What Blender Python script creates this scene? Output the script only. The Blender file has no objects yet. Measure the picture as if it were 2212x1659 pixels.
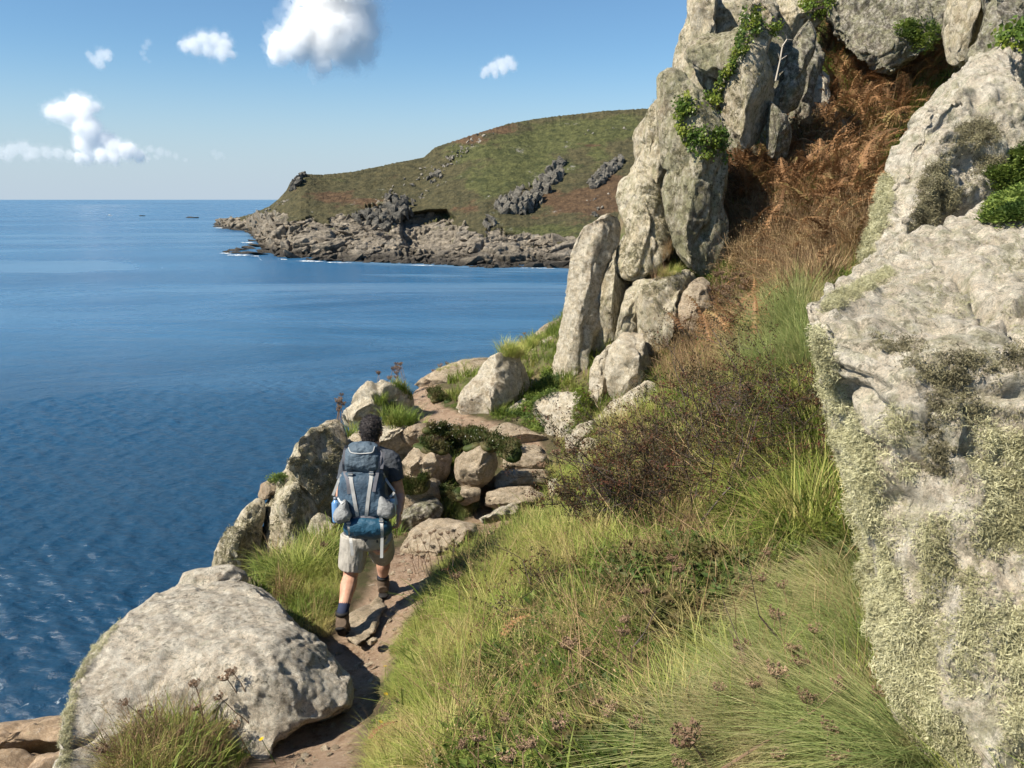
import bpy, bmesh, math, random
import numpy as np
from mathutils import Vector, Matrix, Euler, Quaternion
from mathutils.geometry import delaunay_2d_cdt

SC = bpy.context.scene
COL = SC.collection
R = math.radians
rng = np.random.default_rng(7)
random.seed(7)

# ------------------------------------------------------------------ camera
FPX, IW, IH = 1720.0, 2212.0, 1659.0
PITCH = 13.05
cam_d = bpy.data.cameras.new('camera')
cam = bpy.data.objects.new('camera', cam_d)
COL.objects.link(cam)
cam_d.sensor_width = 36.0
cam_d.lens = 36.0 * FPX / IW
cam_d.clip_start = 0.1
cam_d.clip_end = 200000
cam.location = (0, 0, 0)
cam.rotation_euler = (R(90 - PITCH), 0, 0)
SC.camera = cam

# ------------------------------------------------------------------ world, sun, exposure
SUN_AZ, SUN_EL = 118.0, 46.0            # degrees left of the view direction (+Y), height
world = bpy.data.worlds.new('World')
SC.world = world
world.use_nodes = True
wn, wl = world.node_tree.nodes, world.node_tree.links
wn.clear()
sky = wn.new('ShaderNodeTexSky')
sky.sky_type = 'NISHITA'
sky.sun_disc = False
sky.sun_elevation = R(SUN_EL)
sky.sun_rotation = R(-SUN_AZ)
sky.altitude = 0
sky.air_density = 1.0
sky.dust_density = 0.0
sky.ozone_density = 3.0
bg = wn.new('ShaderNodeBackground')
bg.inputs['Strength'].default_value = 0.074
wo = wn.new('ShaderNodeOutputWorld')
# pale sea air low over the horizon, all the way round
_tc = wn.new('ShaderNodeTexCoord'); _sx = wn.new('ShaderNodeSeparateXYZ'); wl.new(_tc.outputs['Generated'], _sx.inputs[0])
_mr = wn.new('ShaderNodeMapRange'); _mr.interpolation_type = 'SMOOTHERSTEP'
wl.new(_sx.outputs[2], _mr.inputs[0])
for _i, _v in enumerate((-0.03, 0.19, 1.0, 0.0)): _mr.inputs[_i + 1].default_value = _v
_mx = wn.new('ShaderNodeMix'); _mx.data_type = 'RGBA'
_mx.inputs[7].default_value = (3.9, 4.7, 5.5, 1)
wl.new(_mr.outputs[0], _mx.inputs[0]); _tn = wn.new('ShaderNodeMix'); _tn.data_type = 'RGBA'; _tn.blend_type = 'MULTIPLY'; _tn.inputs[0].default_value = 1.0
_tn.inputs[7].default_value = (0.70, 0.88, 0.97, 1)            # the clear, deep blue of sea air after rain
wl.new(sky.outputs['Color'], _tn.inputs[6]); wl.new(_tn.outputs[2], _mx.inputs[6])
wl.new(_mx.outputs[2], bg.inputs['Color'])
wl.new(bg.outputs[0], wo.inputs['Surface'])
sun_d = bpy.data.lights.new('sun', 'SUN')
sun_d.energy = 5.0
sun_d.angle = R(0.5)
sun_d.color = (1.0, 0.92, 0.78)
sun = bpy.data.objects.new('sun', sun_d)
COL.objects.link(sun)
SUNV = Vector((-math.sin(R(SUN_AZ)) * math.cos(R(SUN_EL)), math.cos(R(SUN_AZ)) * math.cos(R(SUN_EL)), math.sin(R(SUN_EL))))
sun.rotation_euler = SUNV.to_track_quat('Z', 'Y').to_euler()
SC.view_settings.view_transform = 'Standard'
SC.view_settings.look = 'None'
SC.view_settings.gamma = 1.0
SC.view_settings.use_curve_mapping = False
SC.view_settings.exposure = 0.85
SC.render.engine = 'CYCLES'
SC.cycles.volume_bounces = 14
SC.cycles.max_bounces = 10
SC.cycles.diffuse_bounces = 2
SC.cycles.glossy_bounces = 2
SC.cycles.transparent_max_bounces = 24
SC.cycles.caustics_reflective = False
SC.cycles.caustics_refractive = False

SEA = -28.0
# ------------------------------------------------------------------ geometry helpers
_p = R(PITCH)
FWD = np.array([0, math.cos(_p), -math.sin(_p)])
UPV = np.array([0, math.sin(_p), math.cos(_p)])
RGT = np.array([1.0, 0, 0])

def at(x, y, d):
    """the place seen at picture point (x, y), d metres out along the view axis"""
    x = np.asarray(x, float); y = np.asarray(y, float); d = np.asarray(d, float)
    a = (x - IW / 2) / FPX; b = (IH / 2 - y) / FPX
    return (FWD + a[..., None] * RGT + b[..., None] * UPV) * d[..., None]

def proj(P):
    P = np.asarray(P, float)
    d = P @ FWD
    return IW / 2 + FPX * (P @ RGT) / d, IH / 2 - FPX * (P @ UPV) / d, d

def at_z(x, y, z):
    r = at(np.asarray(x, float), y, np.ones_like(np.asarray(x, float)))
    return r * (z / r[..., 2])[..., None]

_perm = np.random.default_rng(3).permutation(4096)
def _h(i, j, k):
    return _perm[(_perm[(_perm[i & 4095] + j) & 4095] + k) & 4095]
_gr = np.random.default_rng(4).normal(size=(4096, 3)); _gr /= np.linalg.norm(_gr, axis=1)[:, None]
def noise(p, s=1.0, off=0.0):
    p = np.asarray(p, float) * s + off
    i = np.floor(p).astype(np.int64); f = p - i
    w = f * f * f * (f * (f * 6 - 15) + 10)
    out = 0
    for a in (0, 1):
        for b in (0, 1):
            for c in (0, 1):
                g = _gr[_h(i[..., 0] + a, i[..., 1] + b, i[..., 2] + c)]
                dd = (g * (f - np.array([a, b, c]))).sum(-1)
                ww = (w[..., 0] if a else 1 - w[..., 0]) * (w[..., 1] if b else 1 - w[..., 1]) * (w[..., 2] if c else 1 - w[..., 2])
                out = out + dd * ww
    return out * 1.6
def fbm(p, s=1.0, oct=4, off=0.0, gain=0.5, ridge=False):
    t = 0; a = 1.0; n = 0
    for o in range(oct):
        v = noise(p, s, off + 17.3 * o)
        if ridge: v = 1 - 2 * np.abs(v)
        t = t + a * v; n += a; a *= gain; s *= 2.03
    return t / n
def worley(p, s=1.0, off=0.0):
    """distance to the nearest and second nearest cell point, and a random number of the nearest cell"""
    p = np.asarray(p, float) * s + off
    i = np.floor(p).astype(np.int64)
    d1 = np.full(p.shape[:-1], 9.0); d2 = d1.copy(); idn = np.zeros(p.shape[:-1])
    for a in (-1, 0, 1):
        for b in (-1, 0, 1):
            for c in (-1, 0, 1):
                q = i + np.array([a, b, c])
                h = _h(q[..., 0], q[..., 1], q[..., 2])
                cp = q + 0.5 + 0.45 * np.stack([_gr[h, 0], _gr[h, 1], _gr[h, 2]], -1) * 1.4
                dd = np.linalg.norm(p - cp, axis=-1)
                m = dd < d1
                d2 = np.where(m, d1, np.minimum(d2, dd))
                idn = np.where(m, h / 4096.0, idn)
                d1 = np.where(m, dd, d1)
    return d1, d2, idn

def mesh_from(name, V, F, smooth=True):
    me = bpy.data.meshes.new(name)
    V = np.asarray(V, np.float32)
    if isinstance(F, np.ndarray) and F.ndim == 2:
        k = F.shape[1]
        me.vertices.add(len(V)); me.vertices.foreach_set('co', V.ravel())
        me.loops.add(F.size); me.loops.foreach_set('vertex_index', F.astype(np.int32).ravel())
        me.polygons.add(len(F)); me.polygons.foreach_set('loop_start', np.arange(0, F.size, k, dtype=np.int32))
        me.update(calc_edges=True)
    else:
        me.from_pydata(V.tolist(), [], [list(map(int, f)) for f in F]); me.update()
    if smooth: me.shade_smooth()
    return me

def tag(o, label=None, cat=None, group=None, kind=None):
    if label: o['label'] = label
    if cat: o['category'] = cat
    if group: o['group'] = group
    if kind: o['kind'] = kind
    return o

def link(name, me, mat=None, parent=None, loc=None):
    o = bpy.data.objects.new(name, me)
    COL.objects.link(o)
    if mat is not None and me is not None:
        if len(me.materials) == 0: me.materials.append(mat)
    if parent is not None: o.parent = parent
    if loc is not None: o.location = loc
    return o

def empty(name, loc=(0, 0, 0), rot=(0, 0, 0)):
    o = bpy.data.objects.new(name, None); COL.objects.link(o)
    o.location = loc; o.rotation_euler = rot
    return o

def grid_faces(nr, nc):
    a = np.arange(nr * nc).reshape(nr, nc)
    return np.stack([a[:-1, :-1].ravel(), a[:-1, 1:].ravel(), a[1:, 1:].ravel(), a[1:, :-1].ravel()], 1)

def seg_dist(P, poly, closed=True):
    """distance from 2-D points to a polyline"""
    P = np.asarray(P, float); A = np.asarray(poly, float)
    B = np.roll(A, -1, 0) if closed else A[1:]
    if not closed: A = A[:-1]
    best = np.full(P.shape[:-1], 1e9)
    for a, b in zip(A, B):
        ab = b - a; t = np.clip(((P - a) @ ab) / max(ab @ ab, 1e-12), 0, 1)
        best = np.minimum(best, np.linalg.norm(P - (a + t[..., None] * ab), axis=-1))
    return best
def inside(P, poly):
    P = np.asarray(P, float); A = np.asarray(poly, float)
    x, y = P[..., 0], P[..., 1]; r = np.zeros(x.shape, bool)
    j = len(A) - 1
    for i in range(len(A)):
        xi, yi = A[i]; xj, yj = A[j]
        if yi != yj:
            r ^= ((yi > y) != (yj > y)) & (x < (xj - xi) * (y - yi) / (yj - yi) + xi)
        j = i
    return r
def sdist(P, poly):
    d = seg_dist(P, poly)
    return np.where(inside(P, poly), d, -d)
def sstep(x, a, b):
    t = np.clip((x - a) / (b - a), 0, 1); return t * t * (3 - 2 * t)

# the scales of the views the outlines were measured in: origin and magnification
REG = {'A': (0, 0, 2212 / 2222.0), 'C': (1200, 0, 2.1644), 'D': (1150, 450, 2.0634), 'E': (420, 650, 2.212), 'F': (0, 1150, 2.4578), 'G': (600, 860, 2.8125), 'H': (440, 220, 2.190)}
def reg(r, pts):
    ox, oy, s = REG[r]
    q = np.array([[float(v) for v in t.split(',')] for t in pts.split()]) if isinstance(pts, str) else np.array(pts, float)
    q = q.copy()
    q[:, 0] = (q[:, 0] / s + ox) * 0.9955; q[:, 1] = (q[:, 1] / s + oy) * 0.9955
    return q

# ------------------------------------------------------------------ node helpers
class NT:
    def __init__(self, name):
        self.m = bpy.data.materials.new(name); self.m.use_nodes = True
        self.n = self.m.node_tree.nodes; self.l = self.m.node_tree.links
        self.b = self.n['Principled BSDF']
        self.b.inputs['Specular IOR Level'].default_value = 0.25
        self.b.inputs['Roughness'].default_value = 0.9
        g = self.n.new('ShaderNodeNewGeometry'); self.pos = g.outputs['Position']; self.geo = g
    def new(self, t, **k):
        n = self.n.new(t)
        for a, v in k.items(): setattr(n, a, v)
        return n
    def put(self, s, v):
        if isinstance(v, bpy.types.NodeSocket): self.l.new(v, s)
        elif v is not None:
            if hasattr(s.default_value, '__len__') and not isinstance(v, (int, float)):
                s.default_value = (tuple(v) + (1,))[:len(s.default_value)]
            else: s.default_value = v
    def noise(self, scale, detail=5, rough=0.6, vec=None, dist=0.0, col=False, dim=None):
        n = self.new('ShaderNodeTexNoise'); self.put(n.inputs['Vector'], vec if vec is not None else self.pos)
        n.inputs['Scale'].default_value = scale; n.inputs['Detail'].default_value = detail
        n.inputs['Roughness'].default_value = rough; n.inputs['Distortion'].default_value = dist
        return n.outputs['Color' if col else 'Fac']
    def vor(self, scale, vec=None, feature='F1', out='Distance', rnd=1.0):
        n = self.new('ShaderNodeTexVoronoi', feature=feature); self.put(n.inputs['Vector'], vec if vec is not None else self.pos)
        n.inputs['Scale'].default_value = scale; n.inputs['Randomness'].default_value = rnd
        return n.outputs[out]
    def map(self, v, a, b, c=0.0, d=1.0, smooth=False):
        n = self.new('ShaderNodeMapRange'); n.clamp = True
        if smooth: n.interpolation_type = 'SMOOTHSTEP'
        self.put(n.inputs[0], v)
        for i, x in enumerate((a, b, c, d)): n.inputs[i + 1].default_value = x
        return n.outputs[0]
    def math(self, op, a, b=None, c=None):
        n = self.new('ShaderNodeMath', operation=op)
        self.put(n.inputs[0], a)
        if b is not None: self.put(n.inputs[1], b)
        if c is not None: self.put(n.inputs[2], c)
        return n.outputs[0]
    def mix(self, f, a, b, mode='MIX'):
        n = self.new('ShaderNodeMix', data_type='RGBA', blend_type=mode)
        self.put(n.inputs[0], f); self.put(n.inputs[6], a); self.put(n.inputs[7], b)
        return n.outputs[2]
    def scale(self, vec, s):
        n = self.new('ShaderNodeVectorMath', operation='MULTIPLY')
        self.put(n.inputs[0], vec); n.inputs[1].default_value = s
        return n.outputs[0]
    def sep(self, vec):
        n = self.new('ShaderNodeSeparateXYZ'); self.put(n.inputs[0], vec); return n.outputs
    def attr(self, name, out='Fac', kind='GEOMETRY'):
        n = self.new('ShaderNodeAttribute', attribute_name=name, attribute_type=kind); return n.outputs[out]
    def bump(self, h, strength=0.5, dist=0.02, prev=None):
        n = self.new('ShaderNodeBump'); n.inputs['Strength'].default_value = strength
        n.inputs['Distance'].default_value = dist; self.put(n.inputs['Height'], h)
        if prev is not None: self.put(n.inputs['Normal'], prev)
        self.last = n.outputs[0]
        self.put(self.b.inputs['Normal'], n.outputs[0]); return n.outputs[0]
    def base(self, c): self.put(self.b.inputs['Base Color'], c); return self
    def setb(self, **k):
        for a, v in k.items(): self.put(self.b.inputs[a.replace('_', ' ')], v)
        return self

def granite(name, pale=(0.50, 0.45, 0.37), dark=(0.20, 0.18, 0.15), green=0.3, white=0.4, blotch=0.3, warm=0.15, s=1.0, hair=0.0, relief=1.0, stretch=(1, 1, 1)):
    t = NT(name)
    p = t.scale(t.pos, stretch) if stretch != (1, 1, 1) else t.pos
    big = t.noise(1.1 * s, 6, 0.62, p)
    c = t.mix(t.map(big, 0.38, 0.62), dark, pale)
    c = t.mix(t.map(t.noise(6 * s, 9, 0.78, p), 0.40, 0.54), c, t.mix(0.8, c, pale))
    c = t.mix(t.math('MULTIPLY', t.map(t.noise(0.8 * s, 4, 0.6, t.scale(p, (1, 1, 1.7))), 0.5, 0.7), warm * 2), c, (0.50, 0.34, 0.22))
    # crusts of white and grey-green lichen, dark blotches between them
    c = t.mix(t.math('MULTIPLY', t.map(t.noise(8 * s, 10, 0.76, p, 0.3), 0.47, 0.54), white), c, (0.72, 0.67, 0.57))
    nrm = t.sep(t.geo.outputs['Normal'])
    gm = t.map(t.noise(6.0 * s, 10, 0.78, p, 0.4), 0.60 - 0.32 * green, 0.70 - 0.30 * green)
    c = t.mix(t.math('MULTIPLY', gm, min(1, 0.35 + green * 0.6)), c, t.mix(t.noise(14 * s, 4), (0.17, 0.17, 0.085), (0.40, 0.40, 0.22)))
    bm = t.map(t.noise(7 * s, 10, 0.8, t.scale(p, (1.2, 1.2, 0.8)), 0.6), 0.64 - 0.2 * blotch, 0.72 - 0.2 * blotch)
    c = t.mix(t.math('MULTIPLY', bm, 0.8), c, (0.085, 0.075, 0.065))
    fl = t.noise(19 * s, 7, 0.75, p, 0.5)
    c = t.mix(t.math('MULTIPLY', t.map(fl, 0.535, 0.575), t.map(t.noise(2.1 * s, 5, 0.65, p), 0.36, 0.58, 0.15, 0.2 + 0.75 * min(1, blotch + green))), c, (0.115, 0.11, 0.07))
    c = t.mix(t.math('MULTIPLY', t.map(fl, 0.43, 0.39), 0.2 + 0.45 * white), c, (0.68, 0.65, 0.57))
    # grain
    c = t.mix(t.math('MULTIPLY', t.map(t.vor(70 * s, p), 0.12, 0.35, 1, 0), 0.35), c, (0.10, 0.09, 0.08))
    c = t.mix(0.5, c, t.mix(t.map(t.noise(16 * s, 9, 0.8, p), 0.36, 0.62), (0.42, 0.41, 0.38), (1.5, 1.5, 1.48)), 'MULTIPLY')
    c = t.mix(0.35, c, t.mix(t.map(t.noise(120 * s, 3, 0.7, p), 0.35, 0.65), (0.5, 0.5, 0.5), (1.5, 1.5, 1.5)), 'MULTIPLY')
    t.base(c)
    b = t.bump(t.noise(3.0 * s, 10, 0.74, p), 0.8 * relief, 0.25 / s)
    pit = t.vor(9 * s, t.mix(0.12, p, t.noise(6 * s, 3, col=True)), 'F1')
    b = t.bump(pit, 0.35 * relief, 0.05 / s, b)
    b = t.bump(t.noise(26 * s, 9, 0.85, p), min(1, 0.95 * relief), 0.05 / s, b)
    t.setb(Roughness=0.93, Specular_IOR_Level=0.15)
    return t.m
# ------------------------------------------------------------------ boulders
G_PALE = granite('granite_pale', pale=(0.70, 0.61, 0.46), dark=(0.34, 0.28, 0.20), white=0.55, green=0.12, blotch=0.22)
G_PILLAR = granite('granite_lichened', pale=(0.68, 0.59, 0.42), dark=(0.29,0.245,0.165), green=0.32, white=0.45, blotch=0.35, stretch=(1, 1, 0.6))
G_GREEN = granite('granite_mossy', pale=(0.50, 0.44, 0.31), dark=(0.19, 0.165, 0.115), green=0.5, white=0.3, blotch=0.45, stretch=(1, 1, 0.6))
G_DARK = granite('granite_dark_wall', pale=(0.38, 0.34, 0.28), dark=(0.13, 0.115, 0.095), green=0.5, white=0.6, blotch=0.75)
G_TAN = granite('granite_tan', pale=(0.56, 0.45, 0.32), dark=(0.31, 0.24, 0.17), green=0.1, white=0.15, blotch=0.12, warm=0.3)
G_NEAR = granite('granite_crusted', pale=(0.76, 0.67, 0.54), dark=(0.38, 0.32, 0.25), green=0.14, white=0.75, blotch=0.36, warm=0.08, s=1.35)
G_HAIR = granite('granite_under_lichen', pale=(0.80, 0.71, 0.57), dark=(0.55, 0.47, 0.37), green=0.36, white=0.75, blotch=0.16, warm=0.06, s=1.3)
G_SHORE = granite('granite_shore', pale=(0.40, 0.29, 0.19), dark=(0.24, 0.17, 0.12), green=0.0, white=0.05, blotch=0.1, warm=0.3, s=0.35, relief=0.6)

ROCKS = {}
def _tps(c, v, lam=0.02):
    n = len(c); d = np.linalg.norm(c[:, None] - c[None], axis=-1)
    K = np.where(d > 0, d * d * np.log(np.maximum(d, 1e-9)), 0) + lam * np.eye(n)
    Pm = np.hstack([np.ones((n, 1)), c]); A = np.zeros((n + 3, n + 3)); A[:n, :n] = K; A[:n, n:] = Pm; A[n:, :n] = Pm.T
    return np.linalg.solve(A, np.concatenate([v, np.zeros(3)]))
def lump(outline, depth, thick, seed, lean=0.12, yaw=0.0, pts=(), r=0.11, facets=5, fac=0.4, voxel=None, amp=1.0, smooth=0, cracks=3, grow=4.0, clip=13, chunk=.8, runnel=0.0):
    """a boulder with the given outline: a front and a back surface that meet along it, remeshed evenly and weathered"""
    rg = np.random.default_rng(seed)
    O = np.asarray(outline, float)
    if grow == 4.0 and depth > 9.8: grow = 8.0
    if grow:                                   # each stone runs a little behind its neighbours
        ar = np.sum(O[:, 0] * np.roll(O[:, 1], -1) - np.roll(O[:, 0], -1) * O[:, 1])
        ta = np.roll(O, -1, 0) - O; tb = O - np.roll(O, 1, 0)
        tt = ta / np.linalg.norm(ta, axis=1)[:, None] + tb / np.linalg.norm(tb, axis=1)[:, None]
        tt /= np.maximum(np.linalg.norm(tt, axis=1), .3)[:, None]
        O = O + np.stack([tt[:, 1], -tt[:, 0]], 1) * grow * np.sign(ar)
    # a denser, slightly wandering outline
    Q = []
    for a, b in zip(O, np.roll(O, -1, 0)):
        n = max(1, int(np.linalg.norm(b - a) * depth / FPX / (0.06 * max(1, depth / 8))))
        n = min(n, 14)
        for k in range(n): Q.append(a + (b - a) * k / n)
    Q = np.array(Q)
    c = (Q.min(0) + Q.max(0)) / 2
    sc = depth / FPX
    U = np.stack([(Q[:, 0] - c[0]) * sc, (c[1] - Q[:, 1]) * sc], 1)   # metres, in the outline's own plane
    ext = U.max(0) - U.min(0); size = ext.min()
    st = max(size / 22, math.sqrt(ext[0] * ext[1]) / 45)
    gx, gy = np.meshgrid(np.arange(U[:, 0].min(), U[:, 0].max(), st), np.arange(U[:, 1].min(), U[:, 1].max(), st))
    I = np.stack([gx.ravel(), gy.ravel()], 1) + rg.uniform(-.25, .25, (gx.size, 2)) * st
    sd = sdist(I, U); I = I[sd > st * 0.45]
    allp = np.vstack([U, I]); nU = len(U)
    vo, ed, fa, ov, oe, of = delaunay_2d_cdt([Vector(p) for p in allp], [], [list(range(nU))], 1, 1e-6)
    V2 = np.array([list(v) for v in vo]); T = [f for f in fa if len(f) == 3]
    s = np.maximum(sdist(V2, U), 0); s[s < 1e-4] = 0
    Rr = r * size
    x = np.clip(s / Rr, 0, 1)
    prof = np.clip(1 - (1 - x) ** 2.7, 0, 1) ** (1 / 2.2)
    # facets: the front is cut by random planes
    cut = np.zeros(len(V2))
    for k in range(facets + 2):
        a = rg.uniform(0, 2 * math.pi); sl = rg.uniform(0.3, 1.0) * fac * 2
        dirv = np.array([math.cos(a), math.sin(a)]); o0 = rg.uniform(-0.05, 0.5)
        cut = np.maximum(cut, (V2 @ dirv - o0 * abs(dirv * ext).sum() * 0.5) * sl)
    dd = np.zeros(len(V2)); tp = np.zeros(len(V2))
    if len(pts):
        pp = np.asarray(pts, float); PU = np.stack([(pp[:, 0] - c[0]) * sc, (c[1] - pp[:, 1]) * sc], 1)
        if len(pts) > 5:                       # enough points: they give the lie of the whole face
            w = _tps(PU, pp[:, 2], 0.01 * size * size)
            dm = np.linalg.norm(V2[:, None] - PU[None], axis=-1)
            tp = (dm * dm * np.log(np.maximum(dm, 1e-9))) @ w[:-3] + w[-3] + V2 @ w[-2:]
        else:
            for q, v in zip(PU, pp[:, 2]): dd += v * np.exp(-(((V2 - q) ** 2).sum(1)) / (0.3 * size) ** 2)
    tl = lean * V2[:, 1] + yaw * V2[:, 0] + tp
    ew = min(0.16 * thick, 0.2 * size)
    front = tl + dd * prof + np.minimum(cut, thick * 0.55) * prof - thick * 0.4 * prof - ew
    back = tl + thick * 0.6 * prof ** 0.8 + ew
    back = np.maximum(back, front)
    px = V2[:, 0] / sc + c[0]; py = c[1] - V2[:, 1] / sc
    ray = at(c[0], c[1], 1.0); ray = ray / np.linalg.norm(ray)
    base = at(px, py, np.full(len(px), depth))
    # the outline keeps its picture place also where the face leans: slide along each point's own ray
    Pf = base + at(px, py, np.ones(len(px))) * tl[:, None] + ray * (front - tl)[:, None]
    Pb = base + at(px, py, np.ones(len(px))) * tl[:, None] + ray * (back - tl)[:, None]
    n0 = len(V2); V = np.vstack([Pf, Pb])
    F = [[f[0], f[2], f[1]] for f in T] + [[n0 + f[0], n0 + f[1], n0 + f[2]] for f in T]
    cnt = {}
    for f in T:
        for i in range(3):
            e = (f[i], f[(i + 1) % 3]); cnt[e] = 1
    for (i, j) in list(cnt):
        if (j, i) not in cnt: F.append([i, j, n0 + j, n0 + i])
    org = V.mean(0)
    me = mesh_from('tmp', V - org, [list(map(int, f)) for f in F], False)
    vox = voxel or max(0.0034 * depth, 0.016)
    dims = V.max(0) - V.min(0)
    vox = max(vox, math.sqrt(2 * (dims[0] * dims[2] + dims[0] * dims[1] + dims[1] * dims[2]) / 110000))
    o = bpy.data.objects.new('tmp', me); COL.objects.link(o)
    m = o.modifiers.new('r', 'REMESH'); m.mode = 'VOXEL'; m.voxel_size = vox
    m = o.modifiers.new('s', 'SMOOTH'); m.factor = 0.5; m.iterations = smooth
    dg = bpy.context.evaluated_depsgraph_get()
    ev = o.evaluated_get(dg); me2 = bpy.data.meshes.new_from_object(ev)
    bpy.data.objects.remove(o); bpy.data.meshes.remove(me)
    n = len(me2.vertices); co = np.empty(n * 3, np.float32); me2.vertices.foreach_get('co', co); co = co.reshape(-1, 3).astype(float)
    nn = np.empty(n * 3, np.float32); me2.vertices.foreach_get('normal', nn); nn = nn.reshape(-1, 3).astype(float)
    for k in range(clip):
        a = rg.uniform(0, 6.283); nv = RGT * math.cos(a) * size / ext[0] + UPV * math.sin(a) * size / ext[1]; nv = nv * rg.uniform(.35, 1.3) - ray * rg.uniform(.5, 1.0); nv /= np.linalg.norm(nv)
        q = co @ nv; o0 = np.percentile(q, rg.uniform(74, 93)); over = np.maximum(q - o0, 0)
        lim = 0.14 * size; co -= nv * (np.minimum(over, lim) * .92)[:, None]
    W = co + org; A = min(size, 2.0) * amp; off = seed * 3.7
    d = (0.03 if clip else .05) * A * fbm(W, 0.9 / max(size, .3), 3, off)
    d += 0.018 * A * fbm(W * np.array([1, 1, .8]), 3.2 / max(size, .5), 4, off + 5)
    d += min(0.03, 0.04 * size) * amp * fbm(W, 4.2, 5, off + 9, 0.72)
    d -= min(0.035, .05 * size) * amp * sstep(noise(W, 7.0, off + 31), .25, .7)
    w1, w2, wi = worley(W + 0.25 * size * np.stack([noise(W, 1.0 / size, off), noise(W, 1.0 / size, off + 3), noise(W, 1.0 / size, off + 6)], -1), 1.7 / max(size, .4), off)
    d += (wi - .5) * 0.07 * A * chunk * sstep(w2 - w1, 0, .16)
    rn = fbm(W * np.array([1, 1, 0.7]), 1.5, 3, off + 2, ridge=True)
    d -= 0.05 * A * sstep(rn, 0.55, 0.95) * 0.5
    if runnel:                                                         # rain-worn furrows down the face, ledges across the top
        d -= runnel * sstep(fbm(W * np.array([3.2, 3.2, .7]), 1.0, 4, off + 50, .6, ridge=True), .25, .75)
        d -= runnel * .8 * sstep(fbm((W + .3 * np.stack([0 * W[:, 0], 0 * W[:, 0], noise(W, 1.5)], -1)) * np.array([.9, .9, 5.]), 1.0, 3, off + 60, .5, ridge=True), .55, .9)
    for k in range(cracks):                                            # joints: thin weathered grooves
        nv = rg.normal(size=3); nv[2] *= (1.6 if k % 2 else .2); nv /= np.linalg.norm(nv)
        q = (W - org) @ nv + 0.10 * size * noise(W, 1.3 / max(size, .3), off + k * 3) - rg.uniform(-.3, .3) * size
        wd = max(vox * 1.1, 0.012 * size)
        fade = sstep(noise(W, 0.9 / max(size, .3), off + 40 + k), -0.25, 0.15)
        d -= (0.075 * min(size, 1.6)) * np.exp(-(q / wd) ** 2) * fade
        d += 0.016 * A * np.tanh(q / (2 * wd))
    co += nn * d[:, None]
    me2.vertices.foreach_set('co', co.astype(np.float32).ravel()); me2.update(); me2.shade_smooth()
    return me2, org

def rock(name, key, region, outline, depth, thick, mat, label, cat='boulder', group=None, seed=None, pts=(), **k):
    O = reg(region, outline) if not isinstance(outline, np.ndarray) else outline
    P = []
    if len(pts):
        q = reg(region, [[p[0], p[1]] for p in pts]); P = [(a[0], a[1], p[2]) for a, p in zip(q, pts)]
    seed = seed if seed is not None else len(ROCKS) + 11
    me, org = lump(O, depth, thick, seed, pts=P, **k)
    me.name = name; me.materials.clear(); me.materials.append(mat)
    o = bpy.data.objects.new(name, me); COL.objects.link(o); o.location = org
    tag(o, label, cat, group)
    ROCKS[key] = o
    return o

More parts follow.
